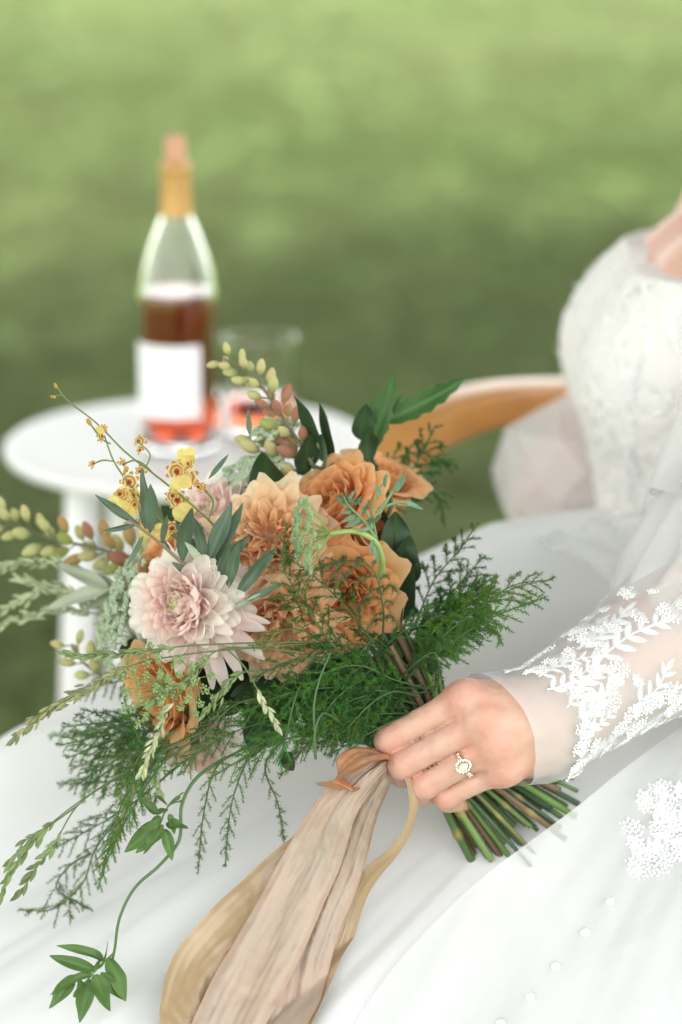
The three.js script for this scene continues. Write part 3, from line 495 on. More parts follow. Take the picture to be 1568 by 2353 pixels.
{
  const m1 = mum(290, 0.0395, 41, pinkPal); bouquet.add(m1); place(m1, P(440, 1390, 1.6), D(-0.42, 0.06, 0.9)); say(m1, 'large pale pink chrysanthemum with a lime centre'); stemTo(P(455, 1400, 1.63));
  // a looser spray of long petals hangs from its lower right side
  const lp = [0, 1, 2].map((k) => mumPetal(0.5, -0.25 + 0.25 * k, [0.84, 0.62, 0.6], [0.88, 0.8, 0.76], 0.15 + 0.02 * k));
  for (const [X, Y, a, b, L] of [[505, 1440, 0.8, -0.62, 0.036], [500, 1455, 0.9, -0.42, 0.034], [490, 1450, 0.55, -0.8, 0.036], [515, 1425, 0.95, -0.3, 0.03], [470, 1465, 0.2, -0.95, 0.033], [450, 1465, -0.05, -1, 0.03], [480, 1480, 0.35, -0.9, 0.034], [520, 1415, 1, -0.1, 0.028], [425, 1465, -0.2, -1, 0.028]]) place(mesh('petal', lp[Math.floor(rnd() * 3)], petalMat, m1), V3(), D(a, b, 0.12), D(0.3, 0.5, 0.9), L).position.copy(P(X, Y, 1.585).sub(m1.position)).applyQuaternion(m1.quaternion.clone().invert());
  for (const c of m1.children.slice(-9)) c.quaternion.premultiply(m1.quaternion.clone().invert());
  const m2 = mum(150, 0.032, 42, pinkPal); bouquet.add(m2); place(m2, P(505, 1195, 1.665), D(-0.3, 0.5, 0.7)); stemTo(P(510, 1210, 1.68)); say(m2, 'smaller pink chrysanthemum set further back');
  const m3 = mum(110, 0.03, 43, { ...pinkPal, mid: [0.82, 0.62, 0.58] }); bouquet.add(m3); place(m3, P(462, 1685, 1.655), D(-0.4, -0.7, 0.5)); say(m3, 'pale pink bloom hanging under the greenery');
}
// --- roses and ruffled carnations
function rosePetal(i, n, o) {
  const t = i / (n - 1), op = lerp(o.open0, o.open1, Math.pow(t, 1.2)), H = lerp(0.72, 1, Math.pow(t, 0.6)) * rr(0.93, 1.06), span = lerp(2.4, 1.75, t) * (o.span ?? 1), r0 = lerp(0.05, 0.22, t), curl = o.curl * smoothstep(t, 0.25, 1) * rr(0.7, 1.3), ph = rr(0, 6), wob = o.wob, sd = rr(0, 90);
  const c0 = vary(o.base, 0.12), c1 = vary(mix3(o.inner, o.tip, t), 0.1);
  return sheet(10, 14, (u, v) => {
    const s = (v - 0.5) * 2, edge = 1 - 0.22 * Math.pow(Math.abs(s), 2.5) - 0.05 * Math.exp(-s * s * 40) * t, uu = u * edge, ang = s * span / 2 * (0.35 + 0.65 * Math.sin(Math.PI * 0.5 * Math.min(1, u * 1.5)));
    const bulge = Math.sin(Math.PI * Math.min(1, uu * 0.8)), rim = smoothstep(uu, 0.72, 1);
    let r = r0 * (0.3 + 0.7 * Math.min(1, uu * 3)) + op * uu * 0.62 + bulge * lerp(0.04, 0.17, t) + curl * rim * rim * 0.3, y = uu * H * Math.cos(op * 0.55) - curl * rim * rim * 0.13 - lerp(0.0, 0.16, t);
    const nz = wob * rim * Math.sin(s * 7 + ph) + wob * 0.8 * uu * N(s * 2.2 + sd, u * 2.4, 3.3) * 2;
    r += nz; y += nz * 0.4;
    return V3(Math.sin(ang) * r, y, Math.cos(ang) * r);
  }, (u, v) => { const k = 0.1 * N(u * 3 + sd, v * 9, 1.7); const c = mix3(c0, c1, clamp(Math.pow(u, 0.8) + k, 0, 1)), vein = 0.05 * Math.sin(v * 46 + 5 * N(v * 6, u * 3, sd)); return mix3(c.map((x) => x * (1 + vein)), N(v * 7 + sd, sd, 2) > 0.25 ? [0.5, 0.28, 0.12] : [0.95, 0.72, 0.48], 0.35 * smoothstep(u, 0.88, 1)); });
}
function rose(name, n, R, o, seed) { reseed(seed); const g = group(name); for (let i = 0; i < n; i++) { const m = mesh('petal', rosePetal(i, n, o), petalMat, g); m.rotation.y = i * 2.39996 + rr(-0.2, 0.2); m.rotation.x = rr(-0.06, 0.06); m.scale.setScalar(R); } return g; }
const caramel = { open0: 0.02, open1: 1.05, curl: 0.9, wob: 0.025, base: [0.7, 0.3, 0.07], inner: [0.78, 0.38, 0.13], tip: [0.84, 0.47, 0.2] };
const peach = { open0: 0.2, open1: 1.2, curl: 0.45, wob: 0.11, span: 0.62, base: [0.9, 0.55, 0.28], inner: [0.93, 0.68, 0.42], tip: [0.95, 0.8, 0.6] };
const orange = { ...caramel, open1: 0.8, base: [0.76, 0.32, 0.06], inner: [0.82, 0.42, 0.14], tip: [0.88, 0.56, 0.26] };
const PF = [
  ['rose', 38, 0.038, { ...caramel, wob: 0.035, span: 0.85 }, 51, [765, 1165, 1.635], D(-0.55, 0.55, 0.62), 'caramel rose with a tight swirled centre at the top'],
  ['rose', 46, 0.036, { ...caramel, open0: 0.12, open1: 1.1, wob: 0.06, span: 0.72 }, 52, [795, 1365, 1.622], D(0.05, -0.22, 0.95), 'caramel rose opened toward the front'],
  ['carnation', 46, 0.038, peach, 53, [622, 1235, 1.618], D(-0.1, 0.25, 0.95), 'ruffled peach carnation'],
  ['carnation', 40, 0.036, { ...peach, base: [0.88, 0.5, 0.26], tip: [0.93, 0.69, 0.48] }, 54, [655, 1435, 1.612], D(0.05, -0.45, 0.85), 'ruffled peach carnation under the roses'],
  ['rose', 30, 0.042, orange, 55, [385, 1590, 1.635], D(-0.75, -0.3, 0.55), 'orange rose low beside the pink bloom'],
  ['rose', 22, 0.03, { ...orange, tip: [0.86, 0.62, 0.36] }, 56, [375, 1290, 1.665], D(-0.7, 0.4, 0.4), 'small peach rose half hidden behind the pink bloom'],
  ['rose', 24, 0.030, { ...caramel, tip: [0.85, 0.55, 0.28] }, 57, [885, 1100, 1.69], D(0.4, 0.75, 0.4), 'peach rose at the back of the bouquet'],
  ['carnation', 34, 0.032, peach, 58, [660, 1330, 1.628], D(-0.1, -0.1, 0.95), 'peach carnation between the roses'],
  ['rose', 22, 0.03, caramel, 59, [850, 1215, 1.66], D(0.6, 0.3, 0.6), 'caramel rose turned away'],
];
for (const [name, n, R, o, seed, at, ax, lab] of PF) { const g = rose(name, n, R, o, seed); bouquet.add(g); place(g, P(...at).addScaledVector(ax, -R * 0.45), ax); say(g, lab); stemTo(P(...at).addScaledVector(ax, -R * 0.5), 0.002, [0.09, 0.15, 0.05]); }

// --- leaves
const leafShape = (w, bend0, fold0, tipPow = 0.9, ser = 0) => (c0, c1) => { const bend = bend0 + rr(-0.14, 0.14), fold = fold0 * rr(0.6, 1.5), ph = rr(0, 6), wv = rr(0.15, 0.5) * w, tw = rr(-0.5, 0.5), hook = rr(-0.12, 0.12); return sheet(12, 6, (u, v) => { const s = (v - 0.5) * 2, ww = w * Math.pow(Math.sin(Math.PI * Math.pow(clamp(u * 0.97 + 0.015, 0, 1), tipPow)), 0.85) * (1 + ser * Math.sin(u * 40)); const zz = fold * ww * Math.abs(s) + wv * Math.sin(u * 7 + ph + s) * Math.abs(s) * Math.sin(Math.PI * u), ca = Math.cos(tw * u), sa = Math.sin(tw * u); return V3(s * ww * ca - zz * sa + hook * u * u, u - 0.1 * Math.abs(bend) * u * u, bend * u * u + s * ww * sa + zz * ca); }, (u, v) => mix3(c0, c1, clamp(0.4 + 0.5 * N(u * 4, v * 3, w * 90) + (Math.abs(v - 0.5) < 0.06 ? 0.5 : 0), 0, 1))); };
const leaf = (parent, p, dir, face, L, shape, c0, c1, m = leafMat, name = 'leaf') => place(mesh(name, shape(vary(c0, 0.15), vary(c1, 0.15)), m, parent), p, dir, face, L);
// olive branch across the top left
{
  reseed(61); const br = group('olive_branch', bouquet), tw = [0.2, 0.16, 0.1];
  const pts = [[296, 1195, 1.578], [335, 1222, 1.578], [375, 1254, 1.578], [420, 1294, 1.582], [480, 1345, 1.6]].map((a) => P(...a));
  mesh('twig', tube(pts, (u) => lerp(0.0008, 0.0016, u), 16, 6, () => tw), stemMat, br); say(br, 'olive branch with narrow grey green leaves');
  const sh = leafShape(0.12, 0.1, 0.3), shn = leafShape(0.085, 0.18, 0.4), dk = [0.045, 0.085, 0.05], gr = [0.085, 0.13, 0.085], pale = [0.3, 0.34, 0.25];
  const list = [[320, 1205, 212, 1147, 1, 0], [315, 1206, 236, 1222, 1, 0], [335, 1216, 346, 1080, 0, 1], [345, 1225, 356, 1105, 0, 1], [330, 1232, 298, 1300, 1, 1], [372, 1252, 384, 1170, 1, 1], [415, 1280, 440, 1150, 0, 0], [420, 1290, 428, 1195, 0, 0], [455, 1275, 412, 1200, 0, 0], [470, 1290, 455, 1185, 0, 0], [468, 1295, 425, 1240, 0, 2], [476, 1300, 535, 1155, 0, 0], [495, 1300, 572, 1162, 0, 0], [510, 1310, 560, 1215, 0, 0], [395, 1292, 452, 1328, 0, 1], [545, 1368, 622, 1250, 0, 0], [535, 1400, 618, 1358, 1, 2], [560, 1382, 660, 1345, 1, 1], [480, 1100, 525, 1045, 1, 0], [530, 1120, 590, 1060, 1, 2], [575, 1000, 568, 940, 0, 1], [500, 1345, 520, 1240, 0, 0], [525, 1350, 545, 1240, 0, 0], [375, 1240, 395, 1262, 0, 1]];
  for (const [a, b, c, d, thin, tone] of list) { const p = P(a, b, 1.583), q = P(c, d, 1.583 + rr(-0.02, 0.012)), L = p.distanceTo(q); leaf(br, p, q.clone().sub(p), D(rr(-0.5, 0.5), rr(-0.2, 0.4), 0.9), L, thin ? shn : sh, tone === 2 ? pale : tone ? gr : dk, tone === 2 ? [0.36, 0.4, 0.3] : [0.1, 0.15, 0.09], olivMat); }
  // out of focus olive sprig behind on the left
  const b2 = group('olive_branch', bouquet); say(b2, 'grey olive sprig at the back of the bouquet'); mesh('twig', tube([P(400, 1410, 1.66), P(330, 1390, 1.69), P(240, 1345, 1.72)], 0.001, 10, 5, () => tw), stemMat, b2);
  for (const [a, b, c, d] of [[250, 1350, 150, 1310], [255, 1352, 105, 1395], [300, 1375, 155, 1318], [270, 1362, 195, 1410], [330, 1395, 215, 1370], [340, 1400, 230, 1440], [320, 1385, 250, 1300]]) { const p = P(a, b, 1.7), q = P(c, d, 1.73); leaf(b2, p, q.clone().sub(p), D(0.2, 0.5, 0.8), p.distanceTo(q), sh, pale, [0.36, 0.42, 0.3], olivMat); }
}
// dark broad leaves: collar, top right and deep inside the bouquet
{
  reseed(62); const br = group('rose_foliage', bouquet); say(br, 'dark green broad leaves among the flowers');
  const b = leafShape(0.3, 0.12, 0.25, 0.8), dk = [0.022, 0.05, 0.022], d2 = [0.04, 0.085, 0.03];
  for (const [a, c, e, f, d, w] of [[905, 1330, 915, 1190, 1.66, 0], [900, 1360, 945, 1240, 1.665, 0], [880, 1300, 890, 1170, 1.67, 0], [800, 1075, 740, 1085, 1.66, 0], [745, 1060, 722, 905, 1.665, 1], [760, 1060, 765, 930, 1.67, 1], [830, 1010, 835, 930, 1.68, 0], [700, 1090, 700, 1000, 1.67, 0], [850, 1060, 832, 990, 1.675, 0], [870, 1075, 825, 1090, 1.67, 0], [910, 1420, 920, 1340, 1.66, 0], [890, 1430, 935, 1300, 1.65, 0], [880, 1400, 905, 1270, 1.652, 0], [870, 1480, 930, 1400, 1.64, 0], [960, 1480, 1005, 1430, 1.63, 0], [985, 1545, 1008, 1520, 1.61, 0], [650, 1730, 680, 1768, 1.61, 0], [470, 1560, 500, 1640, 1.63, 0], [310, 1470, 280, 1520, 1.67, 0], [560, 1120, 600, 1180, 1.66, 0]]) { const p = P(a, c, d), q = P(e, f, d - 0.01); leaf(br, p, q.clone().sub(p), D(rr(-0.7, 0.7), rr(-0.3, 0.4), 0.8), p.distanceTo(q) * 1.1, w ? leafShape(0.15, 0.25, 0.4, 0.7) : b, dk, d2); }
  for (let k = 0; k < 70; k++) { const t = rnd(), X = lerp(520, 960, t) + rr(-60, 40), Y = lerp(1540, 1590, t) + rr(-70, 90) * (1 - 0.45 * t), p = P(X, Y, rr(1.63, 1.69)), dir = D(rr(-1, 0.3), rr(-0.7, 0.7), rr(-0.4, 0.6)); if (X > 815 && Y > 1590) continue; leaf(br, p, dir, D(rr(-0.6, 0.6), rr(-0.6, 0.9), 0.7), rr(0.022, 0.045), b, dk, d2); }
  for (let k = 0; k < 40; k++) { const a = rr(0, 6.28), q = Math.sqrt(rnd()) * 200, p = P(640 + Math.cos(a) * q * 1.1, 1360 + Math.sin(a) * q, rr(1.655, 1.70)), dir = D(Math.cos(a), -Math.sin(a), rr(-0.2, 0.5)); leaf(br, p, dir, D(rr(-0.4, 0.4), rr(-0.4, 0.4), 1), rr(0.025, 0.045), b, dk, d2); }
  // long crimped leaves at the top right
  const cr = group('crimped_leaves', bouquet); say(cr, 'long crimped green leaves at the top right');
  const cs = leafShape(0.12, 0.1, 0.5, 0.75, 0.16);
  for (const [a, c, e, f, d] of [[850, 1040, 912, 855, 1.69], [880, 970, 1085, 886, 1.7], [835, 1030, 862, 900, 1.685], [870, 990, 920, 900, 1.69], [845, 1000, 900, 930, 1.7]]) { const p = P(a, c, d), q = P(e, f, d); leaf(cr, p, q.clone().sub(p), D(rr(-0.3, 0.5), 0.3, 0.9), p.distanceTo(q), cs, [0.05, 0.12, 0.035], [0.08, 0.18, 0.05]); }
  for (const [pts, r] of [[[[880, 1200, 1.66], [900, 1160, 1.66], [870, 1090, 1.67], [840, 1020, 1.69]], 0.0016], [[[720, 1070, 1.65], [742, 1075, 1.645], [748, 1040, 1.65], [738, 1000, 1.66]], 0.0013], [[[940, 1260, 1.66], [920, 1200, 1.67], [880, 1180, 1.68]], 0.0012]]) mesh('vine_stem', tube(pts.map((q) => P(...q)), r, 16, 6, () => [0.04, 0.075, 0.025]), stemMat, bouquet);
}
// --- asparagus fern
reseed(70);
const needle = (gp, p, d, L, w, c) => { const s = new THREE.Vector3().crossVectors(d, D(rr(-1, 1), rr(-1, 1), rr(-1, 1))).normalize().multiplyScalar(w), t = p.clone().addScaledVector(d, L); gp.pos.push(p.x - s.x, p.y - s.y, p.z - s.z, p.x + s.x, p.y + s.y, p.z + s.z, t.x, t.y, t.z); const n = s.clone().cross(d).normalize(); for (let k = 0; k < 3; k++) { gp.nor.push(n.x, n.y, n.z); gp.col.push(...c); } };
function fern(pts, width, { density = 1, tone = [0.055, 0.15, 0.035], nl = 0.005, label, taperIn = 0.15, droop = 0.25, sub = 0.45 } = {}) {
  const c = curve(pts.map((a) => P(...a))), len = c.getLength(), f = frames(c, 40), gp = { pos: [], nor: [], col: [] };
  const o = mesh('fern_frond', tube(c, (u) => lerp(0.0009, 0.0003, u), 24, 5, () => [0.06, 0.12, 0.035]), stemMat, bouquet), twigs = [];
  const side = new THREE.Vector3().crossVectors(c.getTangentAt(0.5), BACK).normalize(), hue = [rr(0.75, 1.5), rr(0.85, 1.2), rr(0.6, 1.3)]; tone = tone.map((x, i) => x * hue[i]);
  const clear = (p) => { const v = p.clone().sub(EYE), d = v.dot(FWD), X = 784 + v.dot(RIGHT) / d * FPX, Y = 1176.5 - v.dot(UPV) / d * FPX; return !(X > 868 && Y > 1672 - (X - 880) * 0.555 && d < 1.65); };
  const dressed = (cv, L, lv) => { const n = Math.max(4, Math.round(L / 0.0009 * density)), bright = rr(0.75, 1.35); for (let k = 0; k < n; k++) { const u = k / n, p = cv.getPoint(u), t = cv.getTangent(u); if (!clear(p)) continue; for (let q = 0; q < 4; q++) { const d = t.clone().multiplyScalar(rr(0.5, 0.9)).add(D(rr(-1, 1), rr(-1, 1), rr(-1, 1)).multiplyScalar(0.75)).normalize(); needle(gp, p, d, nl * rr(0.6, 1.1) * (1 - 0.45 * u), 0.00027, vary(tone.map((x) => x * bright), 0.25)); } } };
  const n = Math.max(5, Math.round(len / 0.0058));
  for (let k = 0; k < n; k++) {
    const u = taperIn + (1 - taperIn) * (k + rr(0, 0.8)) / n; if (u > 0.985) continue;
    const p = c.getPointAt(u), t = c.getTangentAt(u), s = k % 2 ? 1 : -1, L = width * Math.pow(Math.sin(Math.PI * clamp(0.16 + 0.8 * u, 0, 1)), 0.8) * rr(0.65, 1.15);
    const dir = t.clone().multiplyScalar(1.1).addScaledVector(side, s * rr(0.6, 1)).addScaledVector(BACK, rr(-0.45, 0.45)).normalize(), e = p.clone().addScaledVector(dir, L).add(V3(0, -droop * L, 0)), m = p.clone().addScaledVector(dir, L * 0.55);
    const cv = new THREE.QuadraticBezierCurve3(p, m, e); if (!clear(p) || !clear(e)) continue; twigs.push(tube(cv, 0.00022, 5, 3, () => [0.06, 0.13, 0.04])); dressed(cv, L, 0);
    if (L > 0.016) for (let q = 0; q < Math.round(L / 0.006 * sub * 2); q++) { const uu = rr(0.15, 0.85), p2 = cv.getPoint(uu), t2 = cv.getTangent(uu), L2 = L * rr(0.22, 0.42) * (1 - 0.5 * uu), d2 = t2.clone().addScaledVector(side, (q % 2 ? 1 : -1) * rr(0.5, 0.9)).addScaledVector(BACK, rr(-0.5, 0.5)).normalize(); dressed(new THREE.QuadraticBezierCurve3(p2, p2.clone().addScaledVector(d2, L2 * 0.5), p2.clone().addScaledVector(d2, L2).add(V3(0, -droop * L2, 0))), L2, 1); }
  }
  { const tip = new THREE.QuadraticBezierCurve3(c.getPointAt(0.7), c.getPointAt(0.85), c.getPointAt(1)); dressed(tip, len * 0.3, 0); }
  const g = new THREE.BufferGeometry(); g.setAttribute('position', new THREE.Float32BufferAttribute(gp.pos, 3)); g.setAttribute('normal', new THREE.Float32BufferAttribute(gp.nor, 3)); g.setAttribute('color', new THREE.Float32BufferAttribute(gp.col, 3));
  const nd = mesh('needles', g, needleMat, o); nd.userData.kind = 'stuff';
  if (twigs.length) mesh('twigs', mergeGeometries(twigs), stemMat, o).userData.kind = 'stuff';
  if (label) say(o, label); return o;
}
const bright = [0.075, 0.2, 0.04], deep = [0.04, 0.115, 0.028], soft = [0.09, 0.18, 0.065];
// right hand sprays over the skirt
fern([[930, 1570, 1.62], [1010, 1470, 1.60], [1100, 1400, 1.59], [1180, 1345, 1.585], [1272, 1332, 1.585]], 0.028, { tone: bright, label: 'feathery asparagus fern spray reaching over the skirt' });
fern([[930, 1560, 1.62], [1020, 1490, 1.60], [1110, 1430, 1.59], [1190, 1395, 1.585], [1255, 1372, 1.585]], 0.02, { tone: bright });
fern([[930, 1560, 1.62], [1000, 1500, 1.605], [1060, 1440, 1.60], [1130, 1420, 1.595], [1150, 1480, 1.592]], 0.02, { tone: bright });
fern([[920, 1500, 1.65], [960, 1420, 1.65], [1000, 1330, 1.65], [1060, 1260, 1.65], [1100, 1200, 1.65]], 0.022, { tone: deep });
fern([[930, 1520, 1.64], [1000, 1420, 1.64], [1050, 1350, 1.645], [1115, 1275, 1.65]], 0.026, { tone: deep });
fern([[900, 1480, 1.64], [960, 1440, 1.64], [1050, 1380, 1.64], [1130, 1330, 1.64]], 0.025, { tone: deep });
fern([[920, 1560, 1.62], [960, 1520, 1.605], [1000, 1500, 1.6], [1010, 1560, 1.598], [995, 1600, 1.597]], 0.02, { tone: deep });
fern([[870, 1500, 1.62], [930, 1450, 1.61], [990, 1440, 1.6], [1060, 1500, 1.6]], 0.024, { tone: bright });
fern([[860, 1180, 1.69], [910, 1130, 1.70], [960, 1060, 1.71], [1000, 980, 1.71]], 0.026, { tone: deep });
fern([[860, 1200, 1.70], [930, 1140, 1.71], [1000, 1130, 1.715], [1020, 1200, 1.715]], 0.02, { tone: deep });
fern([[850, 1150, 1.70], [900, 1060, 1.71], [960, 1040, 1.715], [1050, 1070, 1.715]], 0.02, { tone: deep });
// over the roses
fern([[860, 1480, 1.60], [800, 1400, 1.578], [740, 1340, 1.57], [690, 1300, 1.568], [640, 1260, 1.57]], 0.024, { tone: deep, density: 0.7, sub: 0.2 });
fern([[880, 1470, 1.6], [880, 1390, 1.572], [850, 1300, 1.56], [770, 1290, 1.555], [680, 1330, 1.56]], 0.022, { tone: soft, droop: 0.8 });
fern([[800, 1520, 1.59], [740, 1450, 1.57], [690, 1370, 1.565], [650, 1300, 1.565], [660, 1200, 1.565]], 0.02, { tone: deep, density: 0.7, sub: 0.2 });
fern([[760, 1500, 1.59], [700, 1450, 1.57], [640, 1450, 1.565], [575, 1490, 1.563]], 0.012, { tone: bright, density: 0.7, sub: 0.2 });
fern([[780, 1480, 1.585], [740, 1420, 1.568], [690, 1390, 1.562], [620, 1370, 1.562]], 0.018, { tone: deep, density: 0.7, sub: 0.2 });
// lower mass
for (const [pts, w, tone] of [
  [[[960, 1620, 1.62], [860, 1590, 1.60], [760, 1580, 1.585], [640, 1600, 1.58], [540, 1650, 1.58]], 0.034, bright],
  [[[950, 1600, 1.62], [860, 1540, 1.60], [760, 1510, 1.585], [660, 1520, 1.58], [580, 1560, 1.58]], 0.03, deep],
  [[[970, 1640, 1.62], [880, 1640, 1.605], [760, 1650, 1.59], [640, 1690, 1.585], [540, 1740, 1.585]], 0.03, bright],
  [[[980, 1660, 1.63], [860, 1665, 1.615], [730, 1680, 1.605], [600, 1720, 1.60], [480, 1790, 1.60]], 0.032, bright],
  [[[960, 1630, 1.63], [820, 1620, 1.615], [680, 1640, 1.605], [520, 1690, 1.60], [380, 1780, 1.60]], 0.03, bright],
  [[[940, 1600, 1.63], [800, 1560, 1.62], [660, 1590, 1.61], [520, 1640, 1.605], [430, 1700, 1.605]], 0.03, deep],
  [[[960, 1560, 1.63], [900, 1500, 1.615], [820, 1480, 1.60], [740, 1490, 1.59], [660, 1480, 1.59]], 0.026, deep],
  [[[970, 1580, 1.62], [900, 1560, 1.60], [830, 1530, 1.585], [760, 1540, 1.578], [690, 1600, 1.577]], 0.026, bright],
  [[[960, 1600, 1.615], [900, 1590, 1.595], [850, 1620, 1.585], [790, 1680, 1.582], [730, 1720, 1.58]], 0.024, deep],
  [[[700, 1560, 1.59], [680, 1600, 1.575], [660, 1680, 1.572], [640, 1760, 1.57]], 0.018, bright],
  [[[640, 1680, 1.62], [580, 1730, 1.615], [540, 1820, 1.61], [525, 1900, 1.61], [518, 1992, 1.61]], 0.014, soft],
  [[[660, 1690, 1.63], [610, 1760, 1.63], [640, 1850, 1.63], [655, 1950, 1.63]], 0.008, soft],
  [[[560, 1720, 1.62], [500, 1760, 1.625], [470, 1860, 1.63], [455, 2010, 1.635]], 0.012, soft],
  [[[420, 1700, 1.60], [330, 1760, 1.59], [280, 1850, 1.585], [250, 1950, 1.585], [225, 2045, 1.585]], 0.018, bright],
  [[[400, 1680, 1.60], [320, 1740, 1.59], [300, 1830, 1.585], [265, 1940, 1.585], [235, 2000, 1.585]], 0.02, bright],
  [[[430, 1700, 1.61], [340, 1720, 1.6], [300, 1650, 1.595], [285, 1600, 1.595]], 0.012, bright],
  [[[460, 1690, 1.6], [370, 1760, 1.59], [310, 1850, 1.59], [235, 1985, 1.59]], 0.014, bright],
  [[[430, 1660, 1.66], [330, 1680, 1.69], [230, 1690, 1.71], [110, 1690, 1.72]], 0.02, soft],
  [[[430, 1690, 1.66], [320, 1720, 1.68], [230, 1740, 1.69], [160, 1770, 1.70]], 0.024, soft],
  [[[420, 1720, 1.66], [310, 1780, 1.67], [210, 1800, 1.68], [130, 1800, 1.69]], 0.02, soft],
  [[[420, 1640, 1.66], [320, 1640, 1.68], [250, 1660, 1.7], [170, 1690, 1.71]], 0.024, soft],
  [[[410, 1760, 1.65], [300, 1850, 1.66], [200, 1910, 1.665], [100, 1960, 1.67]], 0.026, soft],
  [[[300, 1850, 1.66], [220, 1950, 1.665], [190, 2030, 1.665], [120, 2090, 1.665], [45, 2090, 1.665]], 0.022, soft],
  [[[210, 1960, 1.665], [160, 1990, 1.665], [130, 2040, 1.665], [210, 2090, 1.665]], 0.018, soft],
  [[[330, 1560, 1.66], [250, 1570, 1.69], [180, 1600, 1.71]], 0.02, soft],
  [[[800, 1640, 1.63], [770, 1690, 1.63], [762, 1740, 1.63]], 0.008, deep],
  [[[880, 1560, 1.615], [820, 1570, 1.59], [760, 1620, 1.58], [720, 1700, 1.578]], 0.024, bright],
  [[[900, 1500, 1.62], [860, 1470, 1.6], [830, 1500, 1.59], [800, 1560, 1.585]], 0.024, deep],
  [[[620, 1600, 1.6], [540, 1620, 1.59], [480, 1680, 1.585], [420, 1780, 1.585]], 0.024, bright],
  [[[940, 1660, 1.62], [840, 1655, 1.61], [720, 1700, 1.6], [640, 1790, 1.6]], 0.018, bright],
]) fern(pts, w * 0.82, { tone, density: 0.85 });
for (let k = 0; k < 9; k++) { // the dense green collar under the flowers
  const t = k / 9, e = [lerp(790, 560, t) + rr(-40, 40), lerp(1670, 1650, t) + rr(-80, 80), rr(1.575, 1.61)], s = [rr(930, 985), rr(1570, 1650), rr(1.615, 1.635)], m = [lerp(s[0], e[0], 0.5), lerp(s[1], e[1], 0.5) - rr(-15, 25), rr(1.585, 1.61)];
  fern([s, m, e], rr(0.016, 0.026), { tone: rnd() < 0.3 ? bright : deep, density: 0.9 });
}
for (let k = 0; k < 9; k++) { const e = [rr(110, 300), rr(1640, 1960), rr(1.62, 1.67)]; fern([[rr(400, 460), rr(1660, 1720), 1.635], [lerp(430, e[0], 0.5), lerp(1690, e[1], 0.5) - 20, 1.64], e], rr(0.018, 0.026), { tone: soft, density: 0.8 }); }
for (let k = 0; k < 7; k++) { const e = [rr(1020, 1160), rr(1330, 1520), rr(1.6, 1.64)]; fern([[930, 1540, 1.63], [lerp(930, e[0], 0.5), lerp(1540, e[1], 0.5) - 20, 1.62], e], rr(0.02, 0.03), { tone: k % 2 ? bright : deep, density: 0.9 }); }
// --- pale green umbels (wild carrot)
function umbel(center, axis, R, rays, label, tone = [0.36, 0.46, 0.25], nf = 22, fr = 0.0011) {
  const g = group('wild_carrot_umbel', bouquet), rs = [], fl = [], x = new THREE.Vector3().crossVectors(axis, UPV).normalize(), y = new THREE.Vector3().crossVectors(x, axis).normalize(), oct = new THREE.IcosahedronGeometry(1, 0); oct.deleteAttribute('uv');
  for (let k = 0; k < rays; k++) {
    const a = k * 2.39996, q = Math.sqrt((k + 0.5) / rays), e = center.clone().addScaledVector(axis, R * (0.85 - 0.25 * q * q) * rr(0.9, 1.1)).addScaledVector(x, Math.cos(a) * q * R).addScaledVector(y, Math.sin(a) * q * R), dir = e.clone().sub(center).normalize();
    rs.push(tube([center, center.clone().lerp(e, 0.5).addScaledVector(axis, -R * 0.05), e], 0.00035, 5, 4, () => [0.3, 0.4, 0.14]));
    const cr = R * rr(0.13, 0.2) * (1 - 0.2 * q);
    for (let f = 0; f < nf; f++) { const b = f * 2.39996, h = f / nf, s = Math.sqrt(h), p = e.clone().addScaledVector(dir, cr * (0.7 - 0.5 * h)).addScaledVector(x, Math.cos(b) * s * cr).addScaledVector(y, Math.sin(b) * s * cr).addScaledVector(dir, rr(-0.15, 0.15) * cr); fl.push(paint(oct.clone().scale(fr, fr, fr).translate(p.x, p.y, p.z), vary(tone, 0.25))); }
  }
  mesh('rays', mergeGeometries(rs), stemMat, g).userData.kind = 'stuff'; mesh('florets', mergeGeometries(fl), vmat(0.7, { transmission: 0.1 }), g).userData.kind = 'stuff'; if (label) say(g, label); return g;
}
reseed(80);
umbel(P(758, 1226, 1.568), D(-0.95, -0.05, 0.3), 0.024, 30, 'pale green umbel on a bent stem over the roses', [0.27, 0.4, 0.2], 20, 0.0009);
mesh('umbel_stem', tube([[875, 1322, 1.60], [878, 1285, 1.585], [862, 1245, 1.575], [820, 1222, 1.57], [758, 1226, 1.568]].map((a) => P(...a)), (u) => lerp(0.0024, 0.0017, u), 24, 8, () => [0.3, 0.4, 0.12]), stemMat, bouquet);
umbel(P(380, 1575, 1.59), D(-0.6, 0.1, 0.7), 0.026, 24, 'loose green umbel low on the left', [0.26, 0.38, 0.15], 12, 0.0009);
umbel(P(450, 1560, 1.59), D(-0.2, -0.2, 0.9), 0.02, 16, null, [0.26, 0.38, 0.15], 12, 0.0009);
umbel(P(345, 1385, 1.67), D(-0.8, 0.3, 0.4), 0.028, 34, 'frothy pale umbel behind the pink bloom', [0.42, 0.52, 0.36]);
umbel(P(315, 1470, 1.69), D(-0.8, 0.0, 0.4), 0.026, 26, null, [0.42, 0.52, 0.34]);
umbel(P(590, 1135, 1.68), D(-0.3, 0.85, 0.3), 0.026, 34, 'frothy pale umbel behind the peach flowers', [0.42, 0.52, 0.36]);
umbel(P(640, 1030, 1.69), D(-0.3, 0.85, 0.3), 0.02, 26, null, [0.42, 0.52, 0.36]);
umbel(P(360, 1740, 1.67), D(-0.6, -0.2, 0.6), 0.026, 22, null, [0.4, 0.5, 0.25]);
